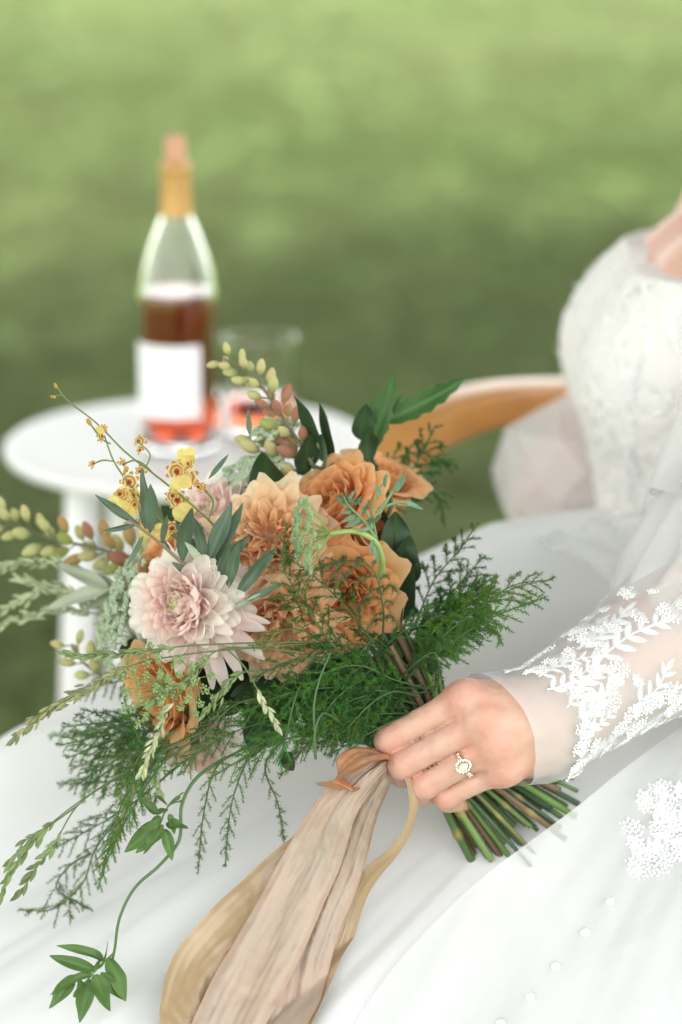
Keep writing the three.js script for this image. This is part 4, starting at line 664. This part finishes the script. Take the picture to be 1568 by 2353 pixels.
// carrot leaf with cut blue green leaflets
{
  const g = group('cut_leaf', bouquet); say(g, 'blue green finely cut leaf above the bent stem'); const sh = leafShape(0.14, 0.08, 0.3, 0.6), c0 = [0.12, 0.22, 0.13], c1 = [0.2, 0.32, 0.2];
  const st = (...q) => mesh('leaf_stalk', tube(q.map((a) => P(...a)), (u) => lerp(0.0014, 0.0005, u), 14, 6, () => [0.16, 0.27, 0.12]), stemMat, g);
  st([876, 1290, 1.585], [862, 1220, 1.577], [855, 1170, 1.573], [880, 1110, 1.57], [893, 1090, 1.57]); st([866, 1180, 1.573], [890, 1150, 1.571], [925, 1090, 1.571]); st([868, 1170, 1.573], [920, 1155, 1.573], [965, 1168, 1.574]); st([862, 1235, 1.575], [835, 1195, 1.57], [800, 1160, 1.565], [790, 1140, 1.563]); st([855, 1215, 1.573], [845, 1180, 1.57], [820, 1150, 1.568]);
  for (const [a, b, c, d] of [[885, 1120, 894, 1088], [908, 1130, 928, 1086], [875, 1140, 862, 1112], [935, 1154, 968, 1170], [845, 1170, 850, 1150], [820, 1160, 805, 1145], [800, 1160, 788, 1130], [805, 1165, 780, 1150], [812, 1172, 785, 1175], [822, 1185, 790, 1200], [830, 1195, 800, 1215], [800, 1150, 815, 1128], [812, 1158, 832, 1140], [845, 1200, 870, 1185], [858, 1240, 852, 1270], [862, 1255, 870, 1290], [850, 1212, 825, 1222], [835, 1180, 842, 1160], [865, 1190, 880, 1180], [795, 1155, 775, 1138], [840, 1195, 815, 1205]]) { const p = P(a, b, 1.57), q = P(c, d, 1.566 + rr(-0.01, 0.01)); leaf(g, p, q.clone().sub(p), D(rr(-0.4, 0.4), rr(-0.4, 0.4), 0.9), p.distanceTo(q) * 1.15, sh, c0, c1, leafMat, 'leaflet'); }
}
// --- yellow dancing orchids
{
  reseed(90); const g = group('orchid_spray', bouquet); say(g, 'spray of small yellow and rust orchids');
  const st = (q, r0 = 0.0009, r1 = 0.0005) => mesh('orchid_stem', tube(q.map((a) => P(...a)), (u) => lerp(r1, r0, u), 24, 6, () => [0.14, 0.19, 0.05]), stemMat, g);
  st([[128, 884, 1.60], [150, 915, 1.6], [222, 972, 1.595], [290, 1040, 1.59], [355, 1090, 1.59], [430, 1150, 1.592], [485, 1200, 1.6], [540, 1270, 1.62]]);
  st([[240, 1000, 1.596], [262, 1060, 1.592], [300, 1115, 1.59], [345, 1170, 1.59], [400, 1230, 1.6], [440, 1290, 1.62]]);
  st([[355, 1090, 1.59], [330, 1066, 1.59], [310, 1058, 1.588], [285, 1066, 1.588]], 0.0006); st([[262, 1060, 1.592], [235, 1058, 1.592], [216, 1066, 1.592]], 0.0006); st([[255, 1020, 1.594], [236, 1010, 1.594], [205, 970, 1.594]], 0.0006); st([[335, 1075, 1.59], [345, 1045, 1.588], [318, 1015, 1.586]], 0.0006); st([[480, 1195, 1.6], [490, 1150, 1.595], [470, 1125, 1.592]], 0.0008); st([[148, 912, 1.6], [136, 908, 1.6], [122, 912, 1.6]], 0.0005);
  const yl = [0.82, 0.68, 0.2], y2 = [0.88, 0.78, 0.36], rust = [0.42, 0.13, 0.03];
  const lip = sheet(8, 12, (u, v) => { const s = (v - 0.5) * 2, w = u < 0.25 ? lerp(0.12, 0.2, u * 4) : 0.62 * Math.sin(Math.PI * (0.18 + 0.62 * (u - 0.1))); return V3(s * w, u * (1 - 0.1 * Math.exp(-s * s * 18)), 0.16 * Math.sin(s * 5 + u * 3) * u + 0.15 * u * u); }, (u, v) => (u < 0.2 && Math.abs(v - 0.5) < 0.4 ? [0.55, 0.08, 0.02] : mix3(yl, y2, 0.5 + 0.5 * N(u * 6, v * 6, 2))));
  const tepal = sheet(6, 3, (u, v) => V3((v - 0.5) * 0.32 * Math.sin(Math.PI * (0.1 + 0.82 * u)), u * 0.62, 0.2 * u * u + 0.04 * Math.sin(u * 14)), (u) => (Math.sin(u * 17) > 0.1 ? rust : y2));
  const flowerGeo = (open) => { const gs = []; if (open) gs.push(baked(lip, V3(), V3(0, -1, 0.15), V3(0, 0, 1), 1)); for (let k = 0; k < 5; k++) { const a = -0.5 + k * 0.9 + (open ? 0.15 : 0); gs.push(baked(tepal, V3(0, 0.03, 0), V3(Math.sin(a - 1.3), Math.cos(a - 1.3), 0.2), V3(0, 0, 1), 1)); } gs.push(paint(new THREE.IcosahedronGeometry(0.1, 1).translate(0, 0.02, 0.06), [0.5, 0.06, 0.02])); return mergeGeometries(gs.map((q) => { const w = q.index ? q.toNonIndexed() : q; if (w.attributes.uv) w.deleteAttribute('uv'); return w; })); };
  const og = flowerGeo(true), bg = flowerGeo(false), bud = paint(new THREE.SphereGeometry(0.5, 10, 8).scale(0.55, 1, 0.55), (x, y) => (Math.sin(y * 22 + x * 9) > 0.4 ? [0.5, 0.24, 0.06] : [0.72, 0.55, 0.12]));
  for (const [X, Y, s, a, b, kind] of [[408, 1085, 0.0165, -0.2, 1, 0], [428, 1095, 0.018, 0.35, -1, 0], [455, 1120, 0.010, 0.4, 0.6, 1], [408, 1150, 0.017, -0.3, 1, 0], [398, 1140, 0.012, -0.3, 0.9, 1], [296, 1110, 0.016, 0.3, 1, 0], [306, 1140, 0.015, 0, 1, 0], [275, 1135, 0.012, 0.4, 0.9, 0], [322, 1085, 0.010, -0.3, 0.6, 1], [318, 1015, 0.012, 0.1, 1, 1], [322, 1035, 0.009, -0.5, 0.7, 1], [285, 1068, 0.0105, 0.5, 0.8, 1], [236, 1002, 0.0095, 0.1, -1, 0], [238, 985, 0.007, 0.1, 0.9, 1], [330, 1200, 0.012, -0.2, 0.9, 0], [395, 1215, 0.013, 0.9, 0.4, 0], [345, 1210, 0.010, 0.1, 1, 0], [430, 1065, 0.013, 0.2, -1, 0], [216, 1066, 0.008, -0.6, 0.5, 1], [205, 970, 0.007, -0.3, 0.8, 2], [128, 886, 0.005, -0.3, 0.8, 2], [122, 912, 0.005, -0.9, 0.2, 2], [290, 1080, 0.007, 0.3, 0.8, 2], [470, 1120, 0.006, 0.3, 0.8, 2], [310, 1160, 0.01, 0.5, 0.8, 0]]) place(mesh('orchid_flower', [og, bg, bud][kind], petalMat, g), P(X, Y, 1.588 + rr(-0.006, 0.006)), D(a + rr(-0.3, 0.3), b, rr(-0.3, 0.4)), D(rr(-0.9, 0.6), rr(-0.3, 0.4), 0.8), s * 0.8);
}
// --- spikes of creamy yellow buds
{
  reseed(95);
  const budG = sheet(8, 8, (u, v) => { const r = 0.27 * Math.pow(Math.sin(Math.PI * (0.05 + 0.9 * u)), 0.7), a = v * 6.2832; return V3(Math.cos(a) * r, u, Math.sin(a) * r * 0.75); }, null, true);
  const tones = [[0.68, 0.68, 0.36], [0.72, 0.67, 0.38], [0.6, 0.42, 0.2], [0.55, 0.28, 0.2], [0.5, 0.55, 0.2]], bgs = tones.map((t, i) => paint(budG.clone(), (x, y) => mix3([0.35, 0.4, 0.14], t, clamp(y * 2.4, 0, 1))));
  const spike = (pts, n, L0, L1, lab, warm) => { const g = group('bud_spike', bouquet); say(g, lab); const c = curve(pts.map((a) => P(...a))); mesh('spike_stem', tube(c, (u) => lerp(0.0006, 0.0016, u), 20, 6, () => [0.14, 0.15, 0.08]), stemMat, g);
    for (let k = 0; k < n; k++) { const u = 0.03 + 0.92 * k / n, p = c.getPointAt(u), t = c.getTangentAt(u), a = k * 2.4, x = new THREE.Vector3().crossVectors(t, BACK).normalize(), dir = x.multiplyScalar(Math.cos(a)).addScaledVector(BACK, Math.sin(a) * 0.8).addScaledVector(t, -0.75).normalize(), L = lerp(L0, L1, u) * rr(0.85, 1.15), q = p.clone().addScaledVector(dir, L * 0.55);
      mesh('bud_stalk', tube([p, p.clone().lerp(q, 0.5), q], 0.0005, 3, 4, () => [0.16, 0.16, 0.08]), stemMat, g); const ti = u < 0.45 || !warm ? (k % 3 ? 0 : 1) : 1 + Math.floor(rnd() * 4); place(mesh('bud', bgs[Math.min(4, ti)], petalMat, g), q, dir.add(V3(0, 0.25, 0)), BACK, L); } };
  spike([[512, 822, 1.675], [560, 850, 1.675], [610, 900, 1.672], [650, 960, 1.67], [690, 1020, 1.668], [735, 1095, 1.665]], 32, 0.009, 0.015, 'spike of creamy yellow buds at the top', true);
  spike([[-45, 1180, 1.745], [20, 1200, 1.74], [110, 1235, 1.735], [200, 1255, 1.73], [300, 1280, 1.72], [390, 1310, 1.7]], 36, 0.012, 0.018, 'spike of creamy yellow buds reaching left', true);
  spike([[600, 1010, 1.685], [640, 1060, 1.68], [700, 1090, 1.675], [740, 1120, 1.67]], 14, 0.014, 0.017, 'short spike of rosy yellow buds', true);
  spike([[165, 1480, 1.72], [190, 1520, 1.71], [260, 1570, 1.70]], 7, 0.010, 0.013, 'small green bud spike low on the left', false);
}
// --- grass seed heads
{
  reseed(100);
  const seed = sheet(5, 5, (u, v) => { const r = 0.16 * Math.sin(Math.PI * (0.06 + 0.9 * u)), a = v * 6.2832; return V3(Math.cos(a) * r, u, Math.sin(a) * r * 0.7); }, null, true); seed.deleteAttribute('uv');
  const head = (pts, from, n, spread, c0, lab, sl = 0.0075) => { const c = curve(pts.map((a) => P(...a))), g = mesh('grass_stem', tube(c, (u) => lerp(0.0007, 0.00035, u), 30, 5, () => [0.1, 0.15, 0.05]), stemMat, bouquet); if (lab) say(g, lab); const gs = [];
    for (let k = 0; k < n; k++) { const u = from + (1 - from) * (k / n), p = c.getPointAt(Math.min(1, u)), t = c.getTangentAt(Math.min(1, u)), r = spread * Math.sin(Math.PI * (0.15 + 0.8 * k / n)) * rnd(); const dir = t.clone().multiplyScalar(1).add(D(rr(-1, 1), rr(-1, 1), rr(-1, 1)).multiplyScalar(0.5)).normalize(); gs.push(paint(baked(seed, p.clone().add(D(rr(-1, 1), rr(-1, 1), rr(-1, 1)).multiplyScalar(r)), dir, BACK, sl * rr(0.7, 1.15)), vary(c0, 0.3))); }
    mesh('seed_head', mergeGeometries(gs), vmat(0.8), g).userData.kind = 'stuff'; };
  const tan = [0.24, 0.25, 0.12], gre = [0.17, 0.23, 0.09];
  head([[700, 1480, 1.575], [560, 1490, 1.573], [420, 1505, 1.575], [300, 1530, 1.58], [190, 1590, 1.585], [100, 1640, 1.59], [30, 1700, 1.592]], 0.56, 110, 0.004, tan, 'plump grass seed head reaching down to the left', 0.008);
  head([[720, 1475, 1.574], [560, 1478, 1.572], [420, 1485, 1.572], [300, 1500, 1.576], [150, 1505, 1.58]], 0.55, 46, 0.003, gre, null, 0.008);
  head([[700, 1500, 1.575], [600, 1490, 1.573], [500, 1495, 1.573], [430, 1560, 1.575], [340, 1620, 1.58]], 0.55, 44, 0.0035, gre, null);
  head([[450, 1560, 1.578], [400, 1610, 1.575], [360, 1690, 1.575], [325, 1780, 1.578]], 0.3, 46, 0.002, [0.42, 0.44, 0.26], null);
  head([[520, 1490, 1.57], [560, 1530, 1.568], [600, 1600, 1.566], [640, 1670, 1.566]], 0.55, 24, 0.0016, [0.46, 0.48, 0.3], 'thin pale grass spikelet over the greenery');
  head([[470, 1680, 1.6], [330, 1750, 1.595], [200, 1830, 1.6], [110, 1900, 1.6], [50, 1970, 1.602], [0, 2060, 1.603]], 0.66, 26, 0.0022, gre, 'fine grass spikelets trailing down to the left', 0.0105);
  head([[300, 1770, 1.598], [180, 1850, 1.6], [120, 1950, 1.6], [80, 2000, 1.602], [45, 2060, 1.604]], 0.55, 18, 0.002, gre, null, 0.0105);
  head([[180, 1850, 1.6], [110, 1900, 1.6], [60, 1930, 1.602], [20, 2000, 1.603]], 0.3, 14, 0.002, gre, null, 0.0105);
  head([[350, 1760, 1.64], [290, 1850, 1.645], [270, 1920, 1.65]], 0.3, 20, 0.002, tan, null, 0.009);
  for (const [a, b, c, d] of [[[400, 1480], [220, 1330], [100, 1290], [-20, 1310]], [[400, 1470], [240, 1390], [120, 1350], [10, 1400]], [[400, 1480], [230, 1400], [130, 1360], [40, 1330]], [[390, 1480], [250, 1420], [150, 1400], [-10, 1440]]]) head([[...a, 1.68], [...b, 1.72], [...c, 1.735], [...d, 1.745]], 0.5, 60, 0.006, [0.36, 0.42, 0.25], null, 0.0085);
  head([[600, 1540, 1.575], [560, 1545, 1.572], [520, 1580, 1.572], [470, 1640, 1.575]], 0.2, 26, 0.004, gre, null);
}
// --- trailing vine with pointed leaves
{
  reseed(110); const g = group('trailing_vine', bouquet); say(g, 'vine trailing below the bouquet with a tuft of pointed leaves');
  mesh('vine_stem', tube([[520, 1740, 1.61], [450, 1790, 1.6], [418, 1850, 1.592], [412, 1930, 1.588], [370, 1985, 1.586], [310, 2040, 1.586], [275, 2110, 1.588], [264, 2180, 1.59], [258, 2210, 1.59]].map((a) => P(...a)), (u) => lerp(0.0013, 0.0009, u), 50, 7, () => [0.08, 0.15, 0.05]), stemMat, g);
  mesh('vine_stem', tube([[262, 2190, 1.59], [225, 2225, 1.588], [195, 2260, 1.587]].map((a) => P(...a)), 0.0007, 10, 5, () => [0.12, 0.2, 0.07]), stemMat, g);
  mesh('vine_stem', tube([[418, 1840, 1.594], [390, 1850, 1.592], [365, 1900, 1.592]].map((a) => P(...a)), 0.0007, 10, 5, () => [0.12, 0.2, 0.07]), stemMat, g);
  const sh = leafShape(0.19, 0.25, 0.45, 0.7), sl = leafShape(0.12, -0.35, 0.5, 0.75), c0 = [0.075, 0.15, 0.035], c1 = [0.13, 0.23, 0.07];
  for (const [a, b, c, d, k] of [[238, 2208, 158, 2152, 1], [250, 2200, 298, 2285, 0], [222, 2230, 100, 2195, 1], [215, 2240, 112, 2250, 1], [218, 2240, 252, 2332, 0], [208, 2250, 186, 2345, 0], [190, 2255, 150, 2300, 0], [170, 2240, 125, 2320, 0], [232, 2235, 262, 2290, 0], [212, 2230, 232, 2200, 0], [225, 2225, 262, 2180, 1], [365, 1870, 310, 1840, 0], [385, 1850, 345, 1830, 0], [370, 1880, 318, 1905, 0], [372, 1900, 325, 1960, 0], [378, 1905, 400, 1975, 0], [385, 1890, 435, 1920, 0], [390, 1870, 400, 1920, 0], [375, 1895, 350, 1975, 0], [388, 1850, 405, 1810, 0], [362, 1888, 300, 1955, 0], [385, 1860, 355, 1880, 0]]) { const p = P(a, b, 1.588), q = P(c, d, 1.588 + rr(-0.02, 0.015)); leaf(g, p, q.clone().sub(p), D(rr(-0.8, 0.8), rr(-0.2, 0.7), 0.7), p.distanceTo(q), k ? sl : sh, c0, c1); }
  mesh('vine_stem', tube([[930, 1640, 1.655], [860, 1650, 1.61], [800, 1668, 1.59], [740, 1640, 1.57], [722, 1700, 1.568], [726, 1745, 1.57]].map((a) => P(...a)), 0.0009, 30, 5, () => [0.06, 0.12, 0.04]), stemMat, g);
  mesh('vine_stem', tube([[760, 1500, 1.58], [735, 1560, 1.572], [722, 1620, 1.57], [724, 1690, 1.568], [727, 1742, 1.57]].map((a) => P(...a)), 0.0007, 20, 5, () => [0.07, 0.15, 0.05]), stemMat, g);
}
// --- bound stems through the hand
{
  reseed(120); const along = P(1215, 1905, 1.665).sub(GRIP).normalize(), sx = new THREE.Vector3().crossVectors(along, BACK).normalize(), sb = new THREE.Vector3().crossVectors(sx, along).normalize();
  const cols = [[0.08, 0.15, 0.04], [0.14, 0.22, 0.07], [0.15, 0.15, 0.06], [0.045, 0.1, 0.05], [0.17, 0.11, 0.06], [0.1, 0.18, 0.04]];
  for (let k = 0; k < 46; k++) {
    const a = k * 2.39996, q = Math.sqrt((k + 0.5) / 46), g0 = GRIP.clone().addScaledVector(sx, Math.cos(a) * q * 0.0175).addScaledVector(sb, Math.sin(a) * q * 0.014), r = rr(0.0014, 0.0031);
    const e = g0.clone().addScaledVector(along, rr(0.082, 0.112)).addScaledVector(sx, Math.cos(a) * q * 0.036 + rr(-0.004, 0.004)).addScaledVector(sb, Math.sin(a) * q * 0.006), h = g0.clone().addScaledVector(along, -rr(0.05, 0.085)).addScaledVector(sx, Math.cos(a + 0.6) * q * 0.035 - 0.004).addScaledVector(sb, Math.sin(a + 0.6) * q * 0.012 - 0.018), c = vary(cols[k % 6], 0.25), nodes = rr(0.55, 0.9);
    const pts = [h, h.clone().lerp(g0, 0.55), g0, g0.clone().lerp(e, 0.5), e];
    const st = mesh('stem', tube(pts, (u) => r * (1 + 0.35 * Math.exp(-Math.pow((u - nodes) / 0.012, 2))), 30, 7, (u) => (Math.abs(u - nodes) < 0.014 ? mix3(c, [0.35, 0.25, 0.08], 0.7) : c)), stemMat, bouquet);
    const cap = paint(new THREE.CircleGeometry(r, 8), [0.35, 0.38, 0.2]); place(mesh('cut_end', cap, stemMat, st), e.clone().addScaledVector(along, 0.0002), sx, along);
  }
}
rebase(bouquet, P(1215, 1905, 1.67));
thing(bouquet, 'hand tied bouquet of pink, peach and caramel flowers with trailing greenery', 'bouquet');

// ---------- silk ribbons tied round the stems ----------
function ribbon(label, pts, widths, face, cols, crinkle, rough, seed, sub) {
  const c = curve(pts.map((a) => P(...a))), wc = new THREE.CatmullRomCurve3(widths.map((w, i) => V3(i, w * 1.6 / FPX, 0))), nu = 130, nv = 30, smooth = rough < 0.42 || crinkle < 0.002;
  const side = []; let prev; for (let i = 0; i <= nu; i++) { const t = c.getTangentAt(i / nu), f = typeof face === 'function' ? face(i / nu) : face; let s = new THREE.Vector3().crossVectors(t, f).normalize(); if (prev) s.lerp(prev, 0.6).normalize(); prev = s.clone(); side.push([s, new THREE.Vector3().crossVectors(s, t).normalize()]); }
  const g = sheet(nu, nv, (u, v) => { const [s, n] = side[Math.round(u * nu)], w = wc.getPoint(u).y, q = (v - 0.5), p = c.getPointAt(u), rest = (w) => { w.y = Math.max(w.y, skirtY(w.x, w.z) + 0.003 + seed * 0.0006); return w; }; const cr = smooth ? crinkle * (N(v * 2.2 + seed, u * 6, seed) * 1.6 + 0.4 * N(v * 9 + seed, u * 8, 5) + 0.25 * N(v * 6 + u * 20, u * 30, 5)) : crinkle * (0.55 * N(v * 9 + seed, u * 3.5, seed) + 0.5 * N(v * 22 + seed, u * 5, 5) + 0.5 * N(v * 5, u * 22 + seed, 9) + 0.3 * N(v * 11, u * 60 + seed, 9)) + crinkle * 0.5 * Math.sin(v * (smooth ? 5 : 11) + seed + 4 * u); return rest(p.addScaledVector(s, q * w * (1 + 0.05 * N(u * 12, q * 3, seed))).addScaledVector(n, cr)); },
    (u, v) => { const k = smooth ? clamp(0.5 + 0.8 * N(v * 2.5 + seed, u * 9, 2), 0, 1) : clamp(0.5 + 0.75 * N(v * 13 + seed, u * 2.6, 2) + 0.35 * N(v * 40 + seed, u * 9, 4) + 0.15 * N(v * 12, u * 60, 6), 0, 1), m = clamp(0.5 + 0.9 * N(v * 3 + seed, u * 6, 7), 0, 1), e = Math.exp(-Math.min(v, 1 - v) * 30); return mix3(mix3(mix3(cols[0], cols[1], k), cols[2], m * 0.6), cols[3], clamp(e * 0.6 + 0.5 * smoothstep(k, 0.8, 1), 0, 1)); });
  const out = mesh('ribbon', g, vmat(rough, { sheen: 0.4, sheenColor: rgb(1, 0.9, 0.85), sheenRoughness: 0.4 }), null);
  if (!smooth && widths[3] > 100) { // loose threads along the torn edges
    const th = [], q = g.attributes.position, at = (i, j) => V3().fromBufferAttribute(q, i * (nv + 1) + j); reseed(Math.round(seed * 10));
    for (let k = 0; k < 46; k++) { const i = Math.floor(rr(25, nu - 8)), j = rnd() < 0.5 ? 0 : nv, a = at(i, j), inn = at(i, j ? nv - 2 : 2), d = a.clone().sub(inn).normalize(), t = at(i + 3, j).sub(a).normalize(), L = rr(0.003, 0.011); th.push(tube([a, a.clone().addScaledVector(d, L * 0.3).addScaledVector(t, L * 0.5), a.clone().addScaledVector(d, L * rr(0.1, 0.5)).addScaledVector(t, L)], 0.00016, 5, 3, () => cols[1])); }
    const fm = mesh('loose_threads', mergeGeometries(th), vmat(0.7), out); fm.userData.kind = 'stuff';
  }
  return out;
}
const silk = [[0.42, 0.3, 0.225], [0.49, 0.37, 0.3], [0.36, 0.305, 0.255], [0.43, 0.22, 0.13]], tanS = [[0.42, 0.3, 0.18], [0.48, 0.36, 0.23], [0.31, 0.2, 0.1], [0.42, 0.3, 0.18]], rustS = [[0.42, 0.15, 0.05], [0.55, 0.25, 0.12], [0.5, 0.3, 0.2], [0.35, 0.12, 0.04]];
const FR = D(0.1, 0.3, 1);
thing(ribbon('', [[905, 1738, 1.604], [850, 1775, 1.59], [782, 1850, 1.592], [712, 1990, 1.602], [610, 2190, 1.59], [520, 2360, 1.572], [450, 2520, 1.56], [390, 2700, 1.56]], [26, 85, 130, 145, 155, 160, 165, 165], D(-0.15, 0.3, 1), silk, 0.0026, 0.45, 3.1), 'wide crinkled taupe silk ribbon, the left tail of the pair', 'ribbon', 'ribbons tied to the bouquet');
thing(ribbon('', [[908, 1742, 1.606], [880, 1785, 1.6], [830, 1860, 1.604], [775, 1990, 1.612], [695, 2190, 1.598], [660, 2360, 1.58], [610, 2520, 1.565], [560, 2700, 1.56]], [24, 85, 120, 135, 145, 155, 160, 160], D(0.2, 0.3, 1), silk, 0.0026, 0.45, 8.7), 'wide crinkled taupe silk ribbon with rust streaks, right of the pair', 'ribbon', 'ribbons tied to the bouquet');
thing(ribbon('', [[905, 1740, 1.606], [845, 1732, 1.586], [795, 1762, 1.576], [768, 1800, 1.578], [795, 1812, 1.594], [845, 1785, 1.602], [900, 1750, 1.61]], [18, 70, 88, 86, 80, 60, 18], (u) => D(0.1, 0.9, 0.5 - u), rustS, 0.0016, 0.42, 5.5), 'short rust silk bow loop beside the fingers', 'ribbon', 'ribbons tied to the bouquet');
thing(ribbon('', [[890, 1760, 1.625], [800, 1880, 1.622], [710, 1975, 1.618], [620, 2055, 1.615], [530, 2140, 1.606], [455, 2225, 1.598], [425, 2310, 1.588], [415, 2420, 1.575], [400, 2600, 1.57]], [20, 90, 130, 140, 140, 130, 110, 105, 105], D(-0.1, 0.35, 0.9), tanS, 0.003, 0.3, 1.7), 'smooth tan satin ribbon swinging out to the left', 'ribbon', 'ribbons tied to the bouquet');
thing(ribbon('', [[908, 1748, 1.603], [938, 1785, 1.596], [952, 1840, 1.595], [940, 1900, 1.6], [905, 1955, 1.606], [860, 2000, 1.616], [830, 2040, 1.622], [800, 2120, 1.622], [760, 2240, 1.61], [725, 2360, 1.594], [690, 2520, 1.58]], [20, 26, 24, 30, 44, 48, 50, 50, 52, 54, 54], (u) => D(0.9 - 1.2 * u, 0.3, 0.5 + u), tanS, 0.0012, 0.4, 6.3), 'narrow tan satin ribbon looped under the fingers', 'ribbon', 'ribbons tied to the bouquet');
renderer.render(scene, camera);
